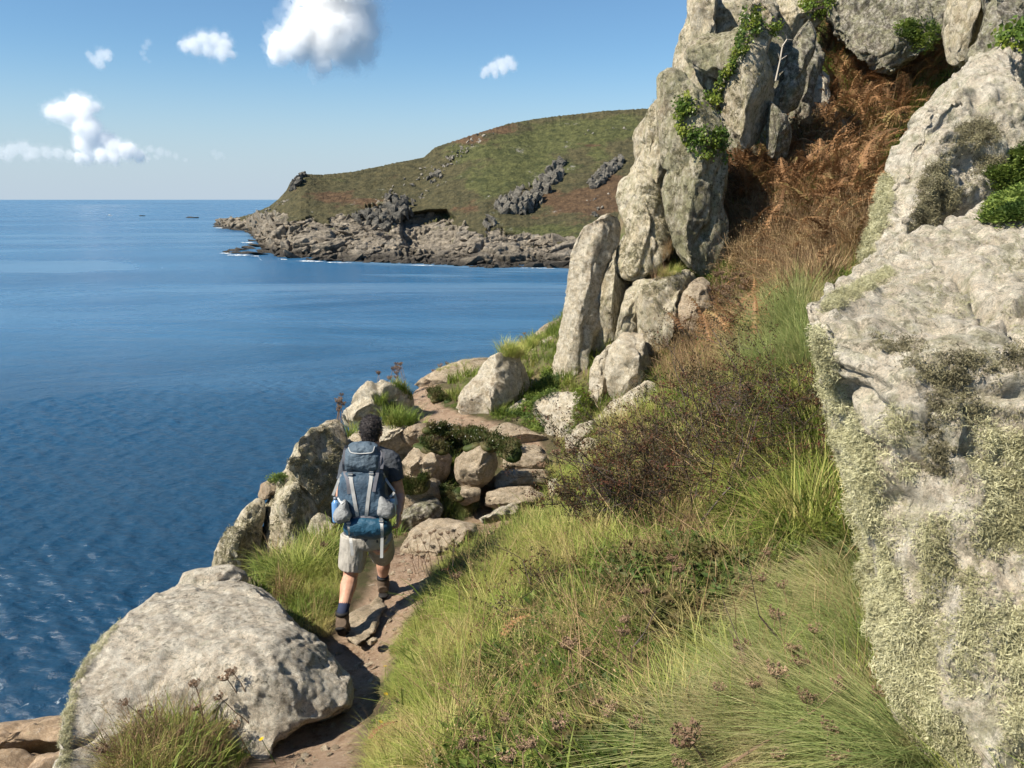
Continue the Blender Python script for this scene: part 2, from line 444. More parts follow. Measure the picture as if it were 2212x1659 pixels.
CR = 'granite pillars and slabs of the crag'
LE = 'boulders along the cliff edge by the path'
def build_rocks():
    B = 'boulder'; S = 'rock_slab'
    # --- the crag: back wall first
    rock('rock_wall', 'W1', 'C', '1280,-60 1890,-60 1870,60 1840,150 1760,230 1660,300 1560,370 1470,330 1400,250 1330,200 1290,110', 15.8, 2.0, G_DARK, 'dark lichen-blotched rock wall behind the rust bracken', 'rock wall', CR, lean=.25, r=.1, facets=4, amp=1.2, clip=2, runnel=.06, chunk=1.3)
    rock('rock_pillar', 'B7', 'C', '715,-60 1010,-60 1060,40 1050,150 960,200 880,190 740,200 720,100', 15.6, 1.8, G_PILLAR, 'upright rock block rising behind the flat wedged slab', 'rock', CR, lean=.2, r=.15)
    rock('rock_block', 'B7b', 'C', '1000,-60 1320,-60 1330,20 1240,110 1200,180 1060,220 1030,120', 16.6, 1.5, G_PILLAR, 'pale rock block hung with ivy above the leaning stones', 'rock', CR, lean=.2, r=.15)
    rock('rock_pillar', 'B1', 'C', '660,-60 745,-60 742,60 748,170 740,300 748,360 735,430 712,450 650,425 605,360 568,335 575,270 612,170 652,100', 14.8, 1.6, G_PILLAR, 'narrow buttress whose edge meets the sky at the crag top', 'rock', CR, lean=.22, yaw=-.25, cracks=4)
    rock('rock_slab', 'B1b', 'C', '640,250 740,340 800,370 800,480 760,520 700,470 650,430 600,370', 14.2, 1.0, G_GREEN, 'shaded rock shoulder under the flat wedged slab', 'rock', CR)
    rock('rock_slab', 'B2', 'C', '612,265 622,235 680,185 740,160 800,148 880,142 960,155 1085,172 1095,200 1060,255 960,300 900,330 830,370 780,372 700,330 640,305', 13.5, 1.3, G_GREEN, 'flat wedge-shaped slab jutting toward the sea near the crag top', 'rock slab', CR, lean=.3, pts=[(760,200,-.1)], r=.25)
    rock('standing_stone', 'B3', 'C', '940,25 975,8 1020,18 1047,60 1038,130 1008,190 988,250 1012,330 1032,420 1022,500 1017,600 1012,700 982,724 940,690 880,640 820,580 793,540 793,440 808,370 850,325 890,270 910,200 932,140 935,70', 12.7, 1.1, G_PILLAR, 'tall leaning stone with ivy climbing its sunlit edge', 'standing stone', CR, lean=.1, r=.25, pts=[(900,450,-.25),(980,150,-.1)], cracks=1)
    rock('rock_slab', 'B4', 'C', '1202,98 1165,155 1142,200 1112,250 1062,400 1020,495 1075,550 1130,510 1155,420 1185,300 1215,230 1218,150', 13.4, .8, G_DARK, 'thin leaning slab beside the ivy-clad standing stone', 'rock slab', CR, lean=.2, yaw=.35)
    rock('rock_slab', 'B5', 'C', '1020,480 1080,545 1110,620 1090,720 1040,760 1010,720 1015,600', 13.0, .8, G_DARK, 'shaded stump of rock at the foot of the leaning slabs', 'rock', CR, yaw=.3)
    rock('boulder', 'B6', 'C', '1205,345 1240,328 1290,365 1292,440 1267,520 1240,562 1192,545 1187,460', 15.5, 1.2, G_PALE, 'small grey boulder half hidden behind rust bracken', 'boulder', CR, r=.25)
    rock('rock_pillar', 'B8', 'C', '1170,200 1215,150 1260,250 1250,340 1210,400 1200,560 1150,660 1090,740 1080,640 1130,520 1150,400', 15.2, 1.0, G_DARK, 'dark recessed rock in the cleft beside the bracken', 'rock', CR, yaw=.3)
    rock('rock_buttress', 'W3', 'C', '1870,-60 2010,-60 2050,40 2015,180 1970,290 1900,330 1850,300 1838,200 1848,100', 12.5, 1.5, G_PILLAR, 'rounded grey buttress beyond the top of the pale boulders', 'rock', CR, lean=.1, yaw=.2, r=.25)
    rock('rock_buttress', 'W4', 'C', '2010,-60 2300,-60 2300,240 2150,250 2060,330 1970,330 1960,280 2005,200 2040,60', 11.0, 1.8, G_DARK, 'blotched rock shoulder above the bearded boulder', 'rock', CR, lean=.5)
    # --- pillars
    rock('rock_pillar', 'P2', 'C', '525,440 485,480 440,545 395,610 378,660 385,720 392,762 362,800 355,850 430,860 480,900 520,990 560,990 570,700 560,500', 13.0, 1.4, G_PILLAR, 'pale sunlit upper pillar edging the sky', 'rock pillar', CR, lean=.1, yaw=-.45, r=.18)
    rock('rock_pillar', 'P3', 'C', '315,870 345,835 385,828 440,838 470,878 505,940 548,1010 550,1100 540,1180 500,1240 472,1292 420,1312 370,1307 330,1282 298,1222 288,1180 348,1130 345,1050 320,990 303,930', 12.6, 1.3, G_PILLAR, 'knobbly pillar with a rounded head and undercut foot', 'rock pillar', CR, yaw=-.1, r=.2, pts=[(440,1050,-.15)], cracks=3)
    rock('rock_pillar', 'P1', 'C', '510,350 545,322 577,335 602,380 652,430 702,470 762,560 795,640 808,760 800,860 790,940 800,1000 820,1100 812,1200 795,1262 745,1304 690,1297 640,1272 595,1232 565,1172 545,1082 533,980 528,850 520,700 513,560 510,440', 11.9, 1.5, G_GREEN, 'tall mossy pillar whose rounded base rests on a ledge', 'rock pillar', CR, yaw=.22, r=.32, cracks=2, pts=[(590,800,-.2),(600,500,-.1)])
    rock('rock_pillar', 'P4', 'D', '400,15 330,35 260,90 212,150 190,220 183,300 173,400 163,480 138,560 108,680 78,782 78,808 140,815 240,802 277,772 288,690 303,600 330,500 336,440 316,380 335,300 355,230 390,180 408,110 412,50', 12.6, 1.3, G_PALE, 'pale leaning block with a flat undercut base over the path', 'rock pillar', CR, yaw=-.5, lean=.08, r=.22, cracks=1, pts=[(220,400,-.1)])
    rock('rock_pillar', 'P5', 'D', '345,225 385,185 402,250 442,305 475,335 455,370 435,440 412,530 392,600 352,625 305,705 285,690 300,600 330,500 336,440 315,380 332,290', 12.7, 1.0, G_PILLAR, 'narrow column wedged behind the pale leaning block', 'rock pillar', CR, yaw=-.3)
    rock('rock_slab', 'P6', 'D', '385,612 350,625 310,680 283,750 270,850 262,940 290,975 340,940 392,870 385,760 378,700', 11.4, .9, G_PALE, 'low pointed slab below the narrow column', 'rock slab', CR, yaw=-.3)
    rock('rock_block', 'P7', 'D', '470,345 555,325 545,370 512,400 510,480 510,560 440,600 405,650 388,600 405,520 425,440 445,380', 12.0, 1.0, G_PILLAR, 'upright block under the undercut knobbly pillar', 'rock', CR, yaw=-.3)
    rock('rock_block', 'P8', 'D', '498,402 520,368 600,318 700,288 738,298 722,350 692,400 682,470 652,540 622,600 592,640 552,705 518,695 508,600 503,500', 11.4, 1.2, G_PILLAR, 'square-topped block carrying the tall mossy pillar', 'rock', CR, yaw=-.1, r=.25, pts=[(600,350,.15)])
    rock('rock_block', 'P9', 'D', '735,340 770,328 802,350 805,400 800,500 745,580 690,620 630,625 625,600 660,530 682,460 702,400', 11.2, .9, G_TAN, 'tan wedge of rock beside the brown seed heads', 'rock', CR, yaw=-.1)
    rock('boulder', 'P10', 'D', '432,580 505,562 518,620 533,690 548,710 545,780 500,815 440,850 390,880 375,830 365,700 390,635', 11.0, 1.0, G_PALE, 'smooth pale rock face below the square-topped block', 'boulder', CR, yaw=-.35, r=.2)
    rock('boulder', 'P11', 'D', '525,785 450,835 390,868 330,920 275,975 262,1060 300,1110 400,1150 560,1100 660,960 640,830', 10.3, 1.2, G_PALE, 'broad pale rock foot behind the thorn bush', 'boulder', CR, lean=.3, yaw=-.25)
    rock('rock_block', 'P12', 'D', '30,872 90,840 200,828 240,808 268,830 262,900 232,940 192,1000 162,1060 152,1112 75,1118 78,1060 58,980 28,910', 10.8, 1.0, G_PALE, 'pale squared block directly above the steps', 'rock', CR, yaw=-.3, r=.22)
    rock('boulder', 'P13', 'D', '160,1030 210,985 290,962 305,1000 235,1040 222,1095 170,1100', 10.0, .6, G_PALE, 'small wedge-shaped boulder between steps and crag', 'boulder', CR, lean=.5)
    rock('boulder', 'P14', 'D', '222,1050 260,1028 305,1040 320,1180 300,1230 240,1220 222,1120', 9.3, .5, G_PALE, 'small upright boulder beside the dry seed heads', 'boulder', CR)
    rock('boulder', 'P15', 'D', '940,890 1010,830 1090,800 1150,840 1140,920 1050,960 960,950', 7.9, .5, G_PALE, 'low sunlit boulder half buried in grass above the thorn bush', 'boulder', CR, lean=.5)
    # --- cliff edge
    rock('boulder', 'M4', 'E', '1598,218 1660,170 1720,120 1785,98 1800,190 1690,225 1620,240', 16.8, 1.5, G_TAN, 'farthest boulder on the cliff edge before the crag', B, LE, lean=.5)
    rock('boulder', 'M3', 'E', '1588,310 1610,258 1680,218 1765,183 1760,250 1730,330 1700,390 1640,410 1598,385', 14.2, 1.4, G_PALE, 'angular boulder tucked against the pale leaning block', B, LE, lean=.3, yaw=-.1)
    rock('rock_slab', 'M2', 'E', '1060,410 1130,368 1200,328 1300,300 1430,288 1445,305 1405,355 1340,410 1280,475 1200,468 1130,450', 14.4, 1.6, G_TAN, 'long low rock slab behind the bright smooth boulder', 'rock slab', LE, lean=1.2, yaw=-.2, cracks=3)
    rock('boulder', 'M1', 'E', '1232,584 1258,540 1298,450 1368,380 1438,300 1500,270 1547,283 1592,350 1612,400 1603,445 1545,495 1482,545 1400,575 1300,598', 12.1, 1.7, G_PALE, 'bright smooth boulder leaning over the bend of the path', B, LE, lean=.45, yaw=-.35, pts=[(1420,400,-.25)], r=.2, cracks=3)
    rock('boulder', 'M18', 'E', '1480,555 1560,500 1620,470 1640,520 1590,570 1540,600', 12.0, .5, G_PALE, 'low rock lip at the foot of the bright smooth boulder', B, LE, lean=.8)
    rock('boulder', 'M5', 'E', '780,522 800,470 850,412 920,407 1000,438 1042,468 1048,505 1010,550 900,560 830,580 780,612 725,612 712,580 738,550', 12.0, 1.5, G_PALE, 'flat-topped boulder on the edge with long grass at its foot', B, LE, lean=.5, yaw=.1, r=.15, pts=[(900,440,.2),(900,500,-.15)])
    rock('boulder', 'M19', 'E', '1150,482 1200,470 1290,478 1285,510 1180,512', 13.0, .4, G_TAN, 'small flat stone in the path near the long low slab', B, LE, lean=1.)
    rock('boulder', 'M20', 'E', '1612,405 1640,395 1660,430 1650,465 1615,455', 12.9, .35, G_TAN, 'small pinkish stone beside the undercut pale block', B, LE)
    rock('boulder', 'M12', 'E', '700,700 780,650 870,618 960,603 1085,606 1052,640 1052,690 1012,752 982,785 940,800 700,830', 10.2, 1.5, G_PALE, 'sunlit boulder directly behind the walker\'s shoulders', B, LE, lean=.7, yaw=-.2, r=.18, cracks=3)
    rock('boulder', 'M12b', 'E', '985,655 1040,625 1095,608 1190,618 1220,650 1150,690 1060,700', 10.1, .6, G_TAN, 'brown flat stone beside the white-flowered cushion plant', B, LE, lean=.6)
    rock('boulder', 'M13', 'E', '985,800 1040,728 1080,695 1190,718 1235,760 1218,840 1195,885 1130,880 1000,860', 9.5, 1.2, G_TAN, 'rounded brown boulder under the cushion plant', B, LE, r=.25, yaw=.1)
    rock('boulder', 'M14', 'E', '1248,820 1258,768 1320,718 1390,694 1442,728 1448,800 1432,850 1382,903 1310,910 1262,875', 9.0, .8, G_TAN, 'round boulder wedged beside the stone steps', B, LE, r=.18, facets=2, lean=.2, cracks=1)
    rock('boulder', 'M15', 'E', '990,1010 985,880 1060,865 1185,878 1198,930 1155,975 1010,1018', 9.0, 1.0, G_TAN, 'shaded boulder under the dark moss pad', B, LE, r=.15)
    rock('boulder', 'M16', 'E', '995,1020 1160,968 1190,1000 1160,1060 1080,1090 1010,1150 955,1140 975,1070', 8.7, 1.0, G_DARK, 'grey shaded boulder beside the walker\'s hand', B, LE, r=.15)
    rock('boulder', 'M21', 'E', '1265,905 1320,900 1372,910 1368,965 1300,985 1260,960', 8.9, .5, G_TAN, 'small brown stone below the round boulder', B, LE)
    rock('boulder', 'M6', 'E', '473,730 478,698 560,628 640,588 692,586 718,620 730,680 722,780 712,900 705,1000 700,1080 640,1068 580,1015 540,955 480,905 428,872 412,842 418,820 448,780', 8.9, 1.5, G_PILLAR, 'big overhanging boulder beside the backpack', B, LE, yaw=-.12, r=.15, pts=[(480,720,0),(640,600,.5),(700,640,.5),(560,700,.1),(430,850,-.1),(600,820,-.15),(690,850,.1),(640,1000,.25),(690,1060,.3),(560,950,.1)], cracks=2)
    rock('boulder', 'M7', 'E', '440,878 500,908 545,955 585,1020 575,1060 545,1150 530,1240 480,1300 400,1340 310,1340 305,1250 308,1150 313,1050 318,980 348,938 390,895', 8.8, 1.4, G_PILLAR, 'tall rounded boulder under the overhanging one', B, LE, yaw=-.1, r=.2)
    rock('boulder', 'M8', 'E', '188,1100 238,1018 300,958 330,962 325,1050 315,1200 325,1340 240,1335 190,1290 160,1200', 8.9, 1.1, G_PILLAR, 'narrow ribbed boulder in the row above the sea', B, LE, yaw=-.2, r=.25)
    rock('boulder', 'M9', 'E', '78,1292 98,1220 128,1150 178,1098 242,1085 256,1130 246,1200 246,1290 200,1350 100,1350', 8.5, 1.1, G_PILLAR, 'rounded end boulder of the row above the sea', B, LE, yaw=-.2, r=.25)
    rock('boulder', 'M10', 'E', '600,1030 690,1070 720,1150 710,1240 600,1260 530,1240 540,1150 570,1085', 8.7, .9, G_PILLAR, 'low boulder in the gap beside the walker\'s hip', B, LE, yaw=.25, r=.18)
    rock('boulder', 'M11', 'E', '313,942 326,888 380,868 440,868 420,900 360,950 322,965', 9.2, .7, G_TAN, 'small brown boulder perched behind the row above the sea', B, LE)
    # --- steps and path stones
    ST = 'stone steps of the cliff path'
    for i, (pts_, d, lab) in enumerate([
            ('1400,640 1500,610 1640,650 1700,690 1700,730 1500,735 1420,690', 10.75, 'broad dusty top step where the path bends'),
            ('1480,735 1530,710 1600,715 1660,712 1665,745 1600,770 1490,770', 10.25, 'thin second step with a dark riser'),
            ('1492,775 1580,748 1690,745 1700,785 1600,830 1500,822', 9.8, 'third step of pale trodden stone'),
            ('1450,865 1480,830 1600,820 1695,822 1712,870 1600,905 1450,900', 9.35, 'fourth step, wide and worn'),
            ('1390,990 1410,930 1480,905 1620,900 1680,935 1600,975 1460,1010', 8.85, 'lowest step, uneven and grass-edged')]):
        rock('step_stone', 'S%d' % i, 'E', pts_, d, .55, G_TAN, lab, 'step', ST, lean=1.4, r=.22, facets=2, cracks=1)
    rock('boulder', 'M22', 'E', '1368,1052 1450,1018 1540,980 1560,1010 1512,1050 1400,1085', 8.3, .5, G_PALE, 'pale stone breaking through the grass below the steps', B, LE, lean=.7)
    rock('boulder', 'M23', 'E', '1700,870 1800,850 1900,870 1880,930 1720,960', 8.6, .5, G_PALE, 'white stone in the grass beside the steps', B, LE, lean=.7)
    rock('rock_slab', 'M17', 'E', '970,1220 1000,1180 1060,1100 1130,1058 1200,1058 1345,1088 1350,1135 1260,1210 1160,1300 980,1350', 7.9, .8, G_TAN, 'tilted tan slab behind the dry seed heads', 'rock slab', LE, lean=1.3, yaw=-.2, r=.15, facets=2, cracks=2)
    rock('rock_slab', 'M24', 'F', '1852,565 1852,470 1942,420 2030,340 2060,400 2012,470 1992,545 1900,610', 6.55, .12, G_TAN, 'flat tan stone trodden into the path beyond the rear boot', 'rock slab', LE, lean=2.3, r=.15, facets=1, clip=0, cracks=1)
    rock('boulder', 'M25', 'F', '1950,600 1985,572 2015,575 2005,605 1965,618', 6.0, .15, G_TAN, 'small wedge of stone at the path edge by the boot', B, LE, lean=1.)
    # --- the mass of the cliff showing dark in the gaps between the boulders
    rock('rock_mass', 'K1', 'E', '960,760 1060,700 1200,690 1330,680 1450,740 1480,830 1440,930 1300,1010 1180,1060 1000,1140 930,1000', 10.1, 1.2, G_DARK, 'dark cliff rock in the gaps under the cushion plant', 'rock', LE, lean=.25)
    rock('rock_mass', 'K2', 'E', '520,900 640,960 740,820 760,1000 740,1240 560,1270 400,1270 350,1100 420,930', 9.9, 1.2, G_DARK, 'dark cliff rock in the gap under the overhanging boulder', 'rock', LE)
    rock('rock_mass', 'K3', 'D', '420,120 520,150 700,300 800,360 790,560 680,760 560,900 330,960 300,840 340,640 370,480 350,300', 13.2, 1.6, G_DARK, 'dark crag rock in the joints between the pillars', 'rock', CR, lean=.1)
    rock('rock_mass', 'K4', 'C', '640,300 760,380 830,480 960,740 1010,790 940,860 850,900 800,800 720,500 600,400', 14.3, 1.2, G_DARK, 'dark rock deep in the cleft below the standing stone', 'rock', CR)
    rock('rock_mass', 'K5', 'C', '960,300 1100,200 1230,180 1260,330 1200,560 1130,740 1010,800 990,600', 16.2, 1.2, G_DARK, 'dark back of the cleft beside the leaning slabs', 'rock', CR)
    # --- the two rocks in front
    rock('boulder', 'BL', 'F', '330,1420 348,1271 335,1180 345,1000 365,850 418,715 520,598 640,490 772,380 880,312 955,290 1040,300 1150,275 1250,262 1330,285 1400,308 1485,368 1545,448 1604,510 1700,590 1780,680 1840,770 1865,860 1840,950 1720,1010 1600,1050 1500,1120 1420,1250 1380,1420', 5.5, 1.0, G_NEAR, 'big pale weathered boulder sloping toward the sea beside the boot', B, LE, lean=0, r=.06, facets=0, fac=.1, cracks=3, amp=.6, clip=0, chunk=.35, runnel=.012, smooth=2, voxel=.015, grow=1,
         pts=[(340,1180,-.9),(330,1400,-1.2),(420,720,-.2),(620,500,.3),(770,380,.7),(960,290,1.05),(1320,285,1.05),(1600,510,.4),(1840,770,.0),(1380,790,-.45),(1000,600,0),(1100,1000,-.3),(600,1350,-.85),(1500,640,-.1),(1560,870,-.33),(1720,880,-.22),(1500,1100,-.42),(1720,1000,-.3),(1700,700,.1),(1400,900,-.40),(800,800,-.3),(750,1150,-.6)])
    rock('boulder', 'BLt', 'F', '950,300 978,235 1060,213 1180,198 1242,196 1302,228 1328,275 1230,300 1110,335 1000,340', 6.9, .7, G_NEAR, 'rough crest block lying on the big weathered boulder', B, LE, lean=.6, r=.15)
    rock('boulder', 'M26', 'F', '1545,910 1560,888 1622,855 1722,878 1768,930 1690,968 1580,962', 5.0, .4, G_TAN, 'brown stone under the overhang beside the path', B, LE, lean=.6)
    rock('boulder', 'M27', 'F', '1735,960 1755,935 1810,922 1840,945 1800,985 1745,985', 4.9, .2, G_TAN, 'small rounded stone on the path edge under the overhang', B, LE, lean=.6)
    rock('boulder', 'R2', 'C', '2330,90 2212,150 2100,220 1960,288 1860,378 1800,478 1700,568 1640,620 1560,730 1528,850 1500,950 1468,1100 1410,1330 1440,1400 1700,1330 2000,1200 2330,1150', 6.0, 1.8, G_HAIR, 'rounded pale boulder with a dark beard of lichen', B, 'pale boulders beside the grass bank', r=.14, facets=1, fac=.1, smooth=1, amp=.9, clip=5, chunk=.8, runnel=.04, cracks=4,
         pts=[(1500,950,-.2),(1860,380,1.0),(2212,150,1.5),(1800,800,-.6),(1470,1100,-.4),(1600,1330,-1.0),(2100,1050,-.4),(2200,800,-.1),(1700,600,.1),(1900,600,-.2),(2000,900,-.2),(1440,1350,-.6),(2300,1150,-.3)])
    rock('boulder', 'R1', 'D', '1228,560 1240,528 1300,478 1340,418 1450,348 1600,268 1800,185 2050,85 2230,20 2420,20 2420,1400 2420,2700 1900,2700 1858,2480 1760,2360 1690,2280 1620,2170 1560,2000 1500,1740 1450,1450 1390,1240 1350,1100 1300,900 1250,700', 3.4, 1.5, G_HAIR, 'huge pale boulder draped with shaggy lichen above the grass bank', B, 'pale boulders beside the grass bank', r=.12, facets=0, fac=.1, smooth=1, amp=.9, clip=0, chunk=.8, runnel=.045, cracks=4, voxel=.021,
         pts=[(1230,560,.15),(1500,640,-.05),(1900,660,-.15),(2300,660,-.15),(1340,420,.5),(1450,350,.9),(1800,185,1.6),(2230,20,2.0),(1350,1100,.1),(1450,1500,0),(1560,2000,-.15),(1750,2350,-.35),(1900,2600,-.45),(1700,1200,-.25),(2200,1200,-.35),(1900,2000,-.45),(2300,2000,-.6),(1800,450,.5),(2200,350,.75)])
    # --- rocks by the water far below
    SH = 'smooth tan rocks at the foot of the cliff'
    rock('shore_rock', 'Q1', 'F', '-80,1062 0,1054 150,1038 330,1008 400,1050 380,1190 250,1200 40,1196 -80,1210', 25, 6, G_SHORE, 'smooth rounded tan shore rock below the big boulder', 'rock', SH, lean=.9, r=.18, facets=1, voxel=.12)
    rock('shore_rock', 'Q2', 'F', '-80,1195 0,1200 40,1190 240,1205 215,1271 180,1400 -80,1400', 23.5, 4, G_SHORE, 'creviced shore rock in the corner below the smooth one', 'rock', SH, lean=.3, yaw=.5, r=.2, voxel=.12)
    rock('shore_rock', 'Q3', 'F', '140,1275 205,1210 330,1185 420,1200 420,1400 120,1400', 22.5, 3, G_SHORE, 'pale orange shore rock against the foot of the big boulder', 'rock', SH, lean=.7, r=.15, voxel=.12)
# ------------------------------------------------------------------ ground of the cliff top
GP = [(650,1659,4.3),(720,1500,5.3),(780,1400,6.15),(735,1395,6.25),(850,1275,6.95),(900,1180,7.9),(1000,1170,8.2),(1090,1110,9.0),(1130,1065,9.4),(1140,1005,9.9),(1130,965,10.4),(1070,930,11),(930,890,12.3),(920,850,13.8),(930,815,15.3),
      (1000,805,15.8),(1100,780,16.5),(1180,715,18.5),(1200,870,12.2),(1200,985,10.2),(1250,1045,9.0),(1300,960,9.9),(1400,860,10.6),(1500,755,11.2),(1550,625,12),(1600,565,12.5),
      (1560,430,14),(1700,335,15.5),(1760,155,17),(1900,65,18),(2030,205,16),(1900,335,14.5),(1860,565,10.5),(1740,665,8.8),(1700,835,7.5),(1600,905,7.3),(1450,1010,7.4),(1350,1090,7.4),(1200,1155,7),
      (1050,1255,6.6),(950,1355,6.0),(900,1500,5.0),(900,1659,4.1),(1200,1659,3.5),(1200,1400,4.9),(1500,1659,3.0),(1500,1400,4.2),(1500,1205,5.3),(1700,1110,5.8),(1750,1350,4.0),(1850,1200,4.6),(1800,1005,6),(1800,1659,2.7),(2000,1659,2.5),
      (560,1340,6.7),(650,1310,6.9),(640,1225,7.6),(420,1640,4.45),(250,1700,4.15),(377,1512,4.95),(567,1488,5.1),(283,1572,4.62),(600,1590,4.8)]
GC = np.array([at(x, y, d) for x, y, d in GP])
GC = np.vstack([GC, [[0, 0, -1.75], [-1.5, 0, -1.95], [2.5, -1, -1.2], [0, -5, -.8], [5, -3, .2], [6, 3, .6], [7, 6, 1.0], [12, 12, 3.5], [14, 20, 7.0], [9, 24, 6.5], [4, 22, 1.5], [20, 10, 6], [20, 30, 12], [20, -5, 5],
                     [-2.6, 3.2, -3.1], [-2.9, 7.5, -3.9], [-2.6, 9.5, -3.9], [-2.4, 12, -3.6], [-1.5, 15, -3.4]]])
def _tps(c, v, lam=0.02):
    n = len(c); d = np.linalg.norm(c[:, None] - c[None], axis=-1)
    K = np.where(d > 0, d * d * np.log(np.maximum(d, 1e-9)), 0) + lam * np.eye(n)
    Pm = np.hstack([np.ones((n, 1)), c]); A = np.zeros((n + 3, n + 3)); A[:n, :n] = K; A[:n, n:] = Pm; A[n:, :n] = Pm.T
    return np.linalg.solve(A, np.concatenate([v, np.zeros(3)]))
_tw = _tps(GC[:, :2], GC[:, 2])
EDGE = [(-2.1, 0.0), (-2.3, 3.9), (-2.65, 5.3), (-2.8, 7.0), (-2.5, 8.5), (-2.1, 10.4), (-2.1, 12.6), (-1.5, 14.9), (-.2, 16.2), (1.0, 18.0), (3.2, 21.5), (5.5, 24), (9, 30), (14, 60), (60, 60), (60, -20), (-2.1, -20)]
def ground_z(x, y, rough=True):
    P = np.stack([np.asarray(x, float), np.asarray(y, float)], -1); sh = P.shape[:-1]; P = P.reshape(-1, 2)
    out = np.empty(len(P))
    for i in range(0, len(P), 20000):
        q = P[i:i + 20000]; d = np.linalg.norm(q[:, None] - GC[None, :, :2], axis=-1)
        out[i:i + 20000] = (d * d * np.log(np.maximum(d, 1e-9))) @ _tw[:-3] + _tw[-3] + q @ _tw[-2:]
    out = np.minimum(out, 25)
    e = -sdist(P, EDGE)
    P3 = np.hstack([P, np.zeros((len(P), 1))])
    if rough: out += (0.05 + 0.10 * sstep(path_d(P[:, 0], P[:, 1]), .4, 1.0)) * fbm(P3, 1.3, 3) + 0.025 * fbm(P3, 3.5, 3) * np.exp(-np.maximum(e, 0))
    out -= 3.4 * np.maximum(e, 0) + 0.0
    return out.reshape(sh)
# the trodden line of the path (world x, y)
PATHPX = [(600,1750,3.9),(650,1659,4.3),(690,1560,4.9),(740,1470,5.5),(775,1400,6.1),(800,1340,6.5),(850,1275,6.95),(890,1200,7.7),(960,1165,8.1),(1060,1125,8.9),(1125,1060,9.45),(1140,1000,9.95),(1120,955,10.6),(1050,925,11.2),(960,905,12.0),(915,880,12.8),(918,850,13.8),(905,820,15.0)]
PATH = np.array([at(*q)[:2] for q in PATHPX])
PATH = np.vstack([[[0.1, -2.0], [-.45, 1.5]], PATH])
def path_d(x, y):
    P = np.stack([np.asarray(x, float), np.asarray(y, float)], -1)
    return seg_dist(P, PATH, closed=False)

def build_ground():
    xs = np.concatenate([np.arange(-14, -4, .35), np.arange(-4, 5, .055), np.arange(5, 12, .16), np.arange(12, 40.1, 1.0)])
    ys = np.concatenate([np.arange(-8, 1.5, .4), np.arange(1.5, 12.5, .055), np.arange(12.5, 20, .12), np.arange(20, 45.1, .8)])
    X, Y = np.meshgrid(xs, ys); Z = ground_z(X, Y)
    pd = path_d(X, Y)
    Z = Z - 0.05 * (1 - sstep(pd, .15, .5))
    Z = np.maximum(Z, SEA - 2)
    V = np.stack([X, Y, Z], -1).reshape(-1, 3); F = grid_faces(len(ys), len(xs))
    wob = path_d(X, Y).ravel() + 0.13 * fbm(V * np.array([1, 1, 0]), 1.6, 4)
    fm = wob[F].mean(1) < 0.52
    t = NT('soil')
    c = t.mix(t.map(t.noise(6, 8, .7), .35, .65), (0.10, 0.075, 0.045), (0.19, 0.15, 0.085))
    c = t.mix(t.map(t.noise(2.2, 6, .7), .45, .6), c, (0.09, 0.10, 0.035))
    t.base(c); t.bump(t.noise(30, 8, .8), .8, .04)
    t2 = NT('trodden_earth')
    c = t2.mix(t2.map(t2.noise(3, 8, .7), .35, .65), (0.36, 0.24, 0.155), (0.50, 0.35, 0.24))
    c = t2.mix(t2.map(t2.noise(40, 6, .8), .40, .7), c, (0.56, 0.43, 0.32))
    c = t2.mix(t2.map(t2.vor(60), .1, .28, .5, 0), c, (0.20, 0.13, 0.09))
    c = t2.mix(t2.map(t2.noise(7, 9, .8), .52, .62), c, (0.27, 0.17, 0.11))
    t2.base(c); b = t2.bump(t2.noise(6, 9, .8), .9, .14); t2.bump(t2.noise(60, 6, .85), .9, .03, b)
    for tt, own in ((t, 0), (t2, 1)):
        tr = tt.map(tt.math('ADD', tt.attr('trod'), tt.math('MULTIPLY', tt.math('SUBTRACT', tt.noise(5, 8, .75), .5), .30)), .22, .33)
        so = tt.mix(tt.map(tt.noise(6, 8, .7), .35, .65), (0.10, 0.075, 0.045), (0.19, 0.15, 0.085))
        so = tt.mix(tt.map(tt.noise(2.2, 6, .7), .45, .6), so, (0.09, 0.10, 0.035))
        if own: tt.base(tt.mix(tr, c, so))
    def sub(faces):
        u, inv = np.unique(faces, return_inverse=True); me = mesh_from('sheet', V[u], inv.reshape(faces.shape))
        a_ = me.attributes.new('trod', 'FLOAT', 'POINT'); a_.data.foreach_set('value', wob[u].astype(np.float32)); return me
    g = link('ground', sub(F[~fm]), t.m); tag(g, 'dark soil of the cliff top under the grass', kind='structure')
    p = link('path', sub(F[fm]), t2.m); tag(p, 'bare trodden earth path along the cliff', kind='structure')

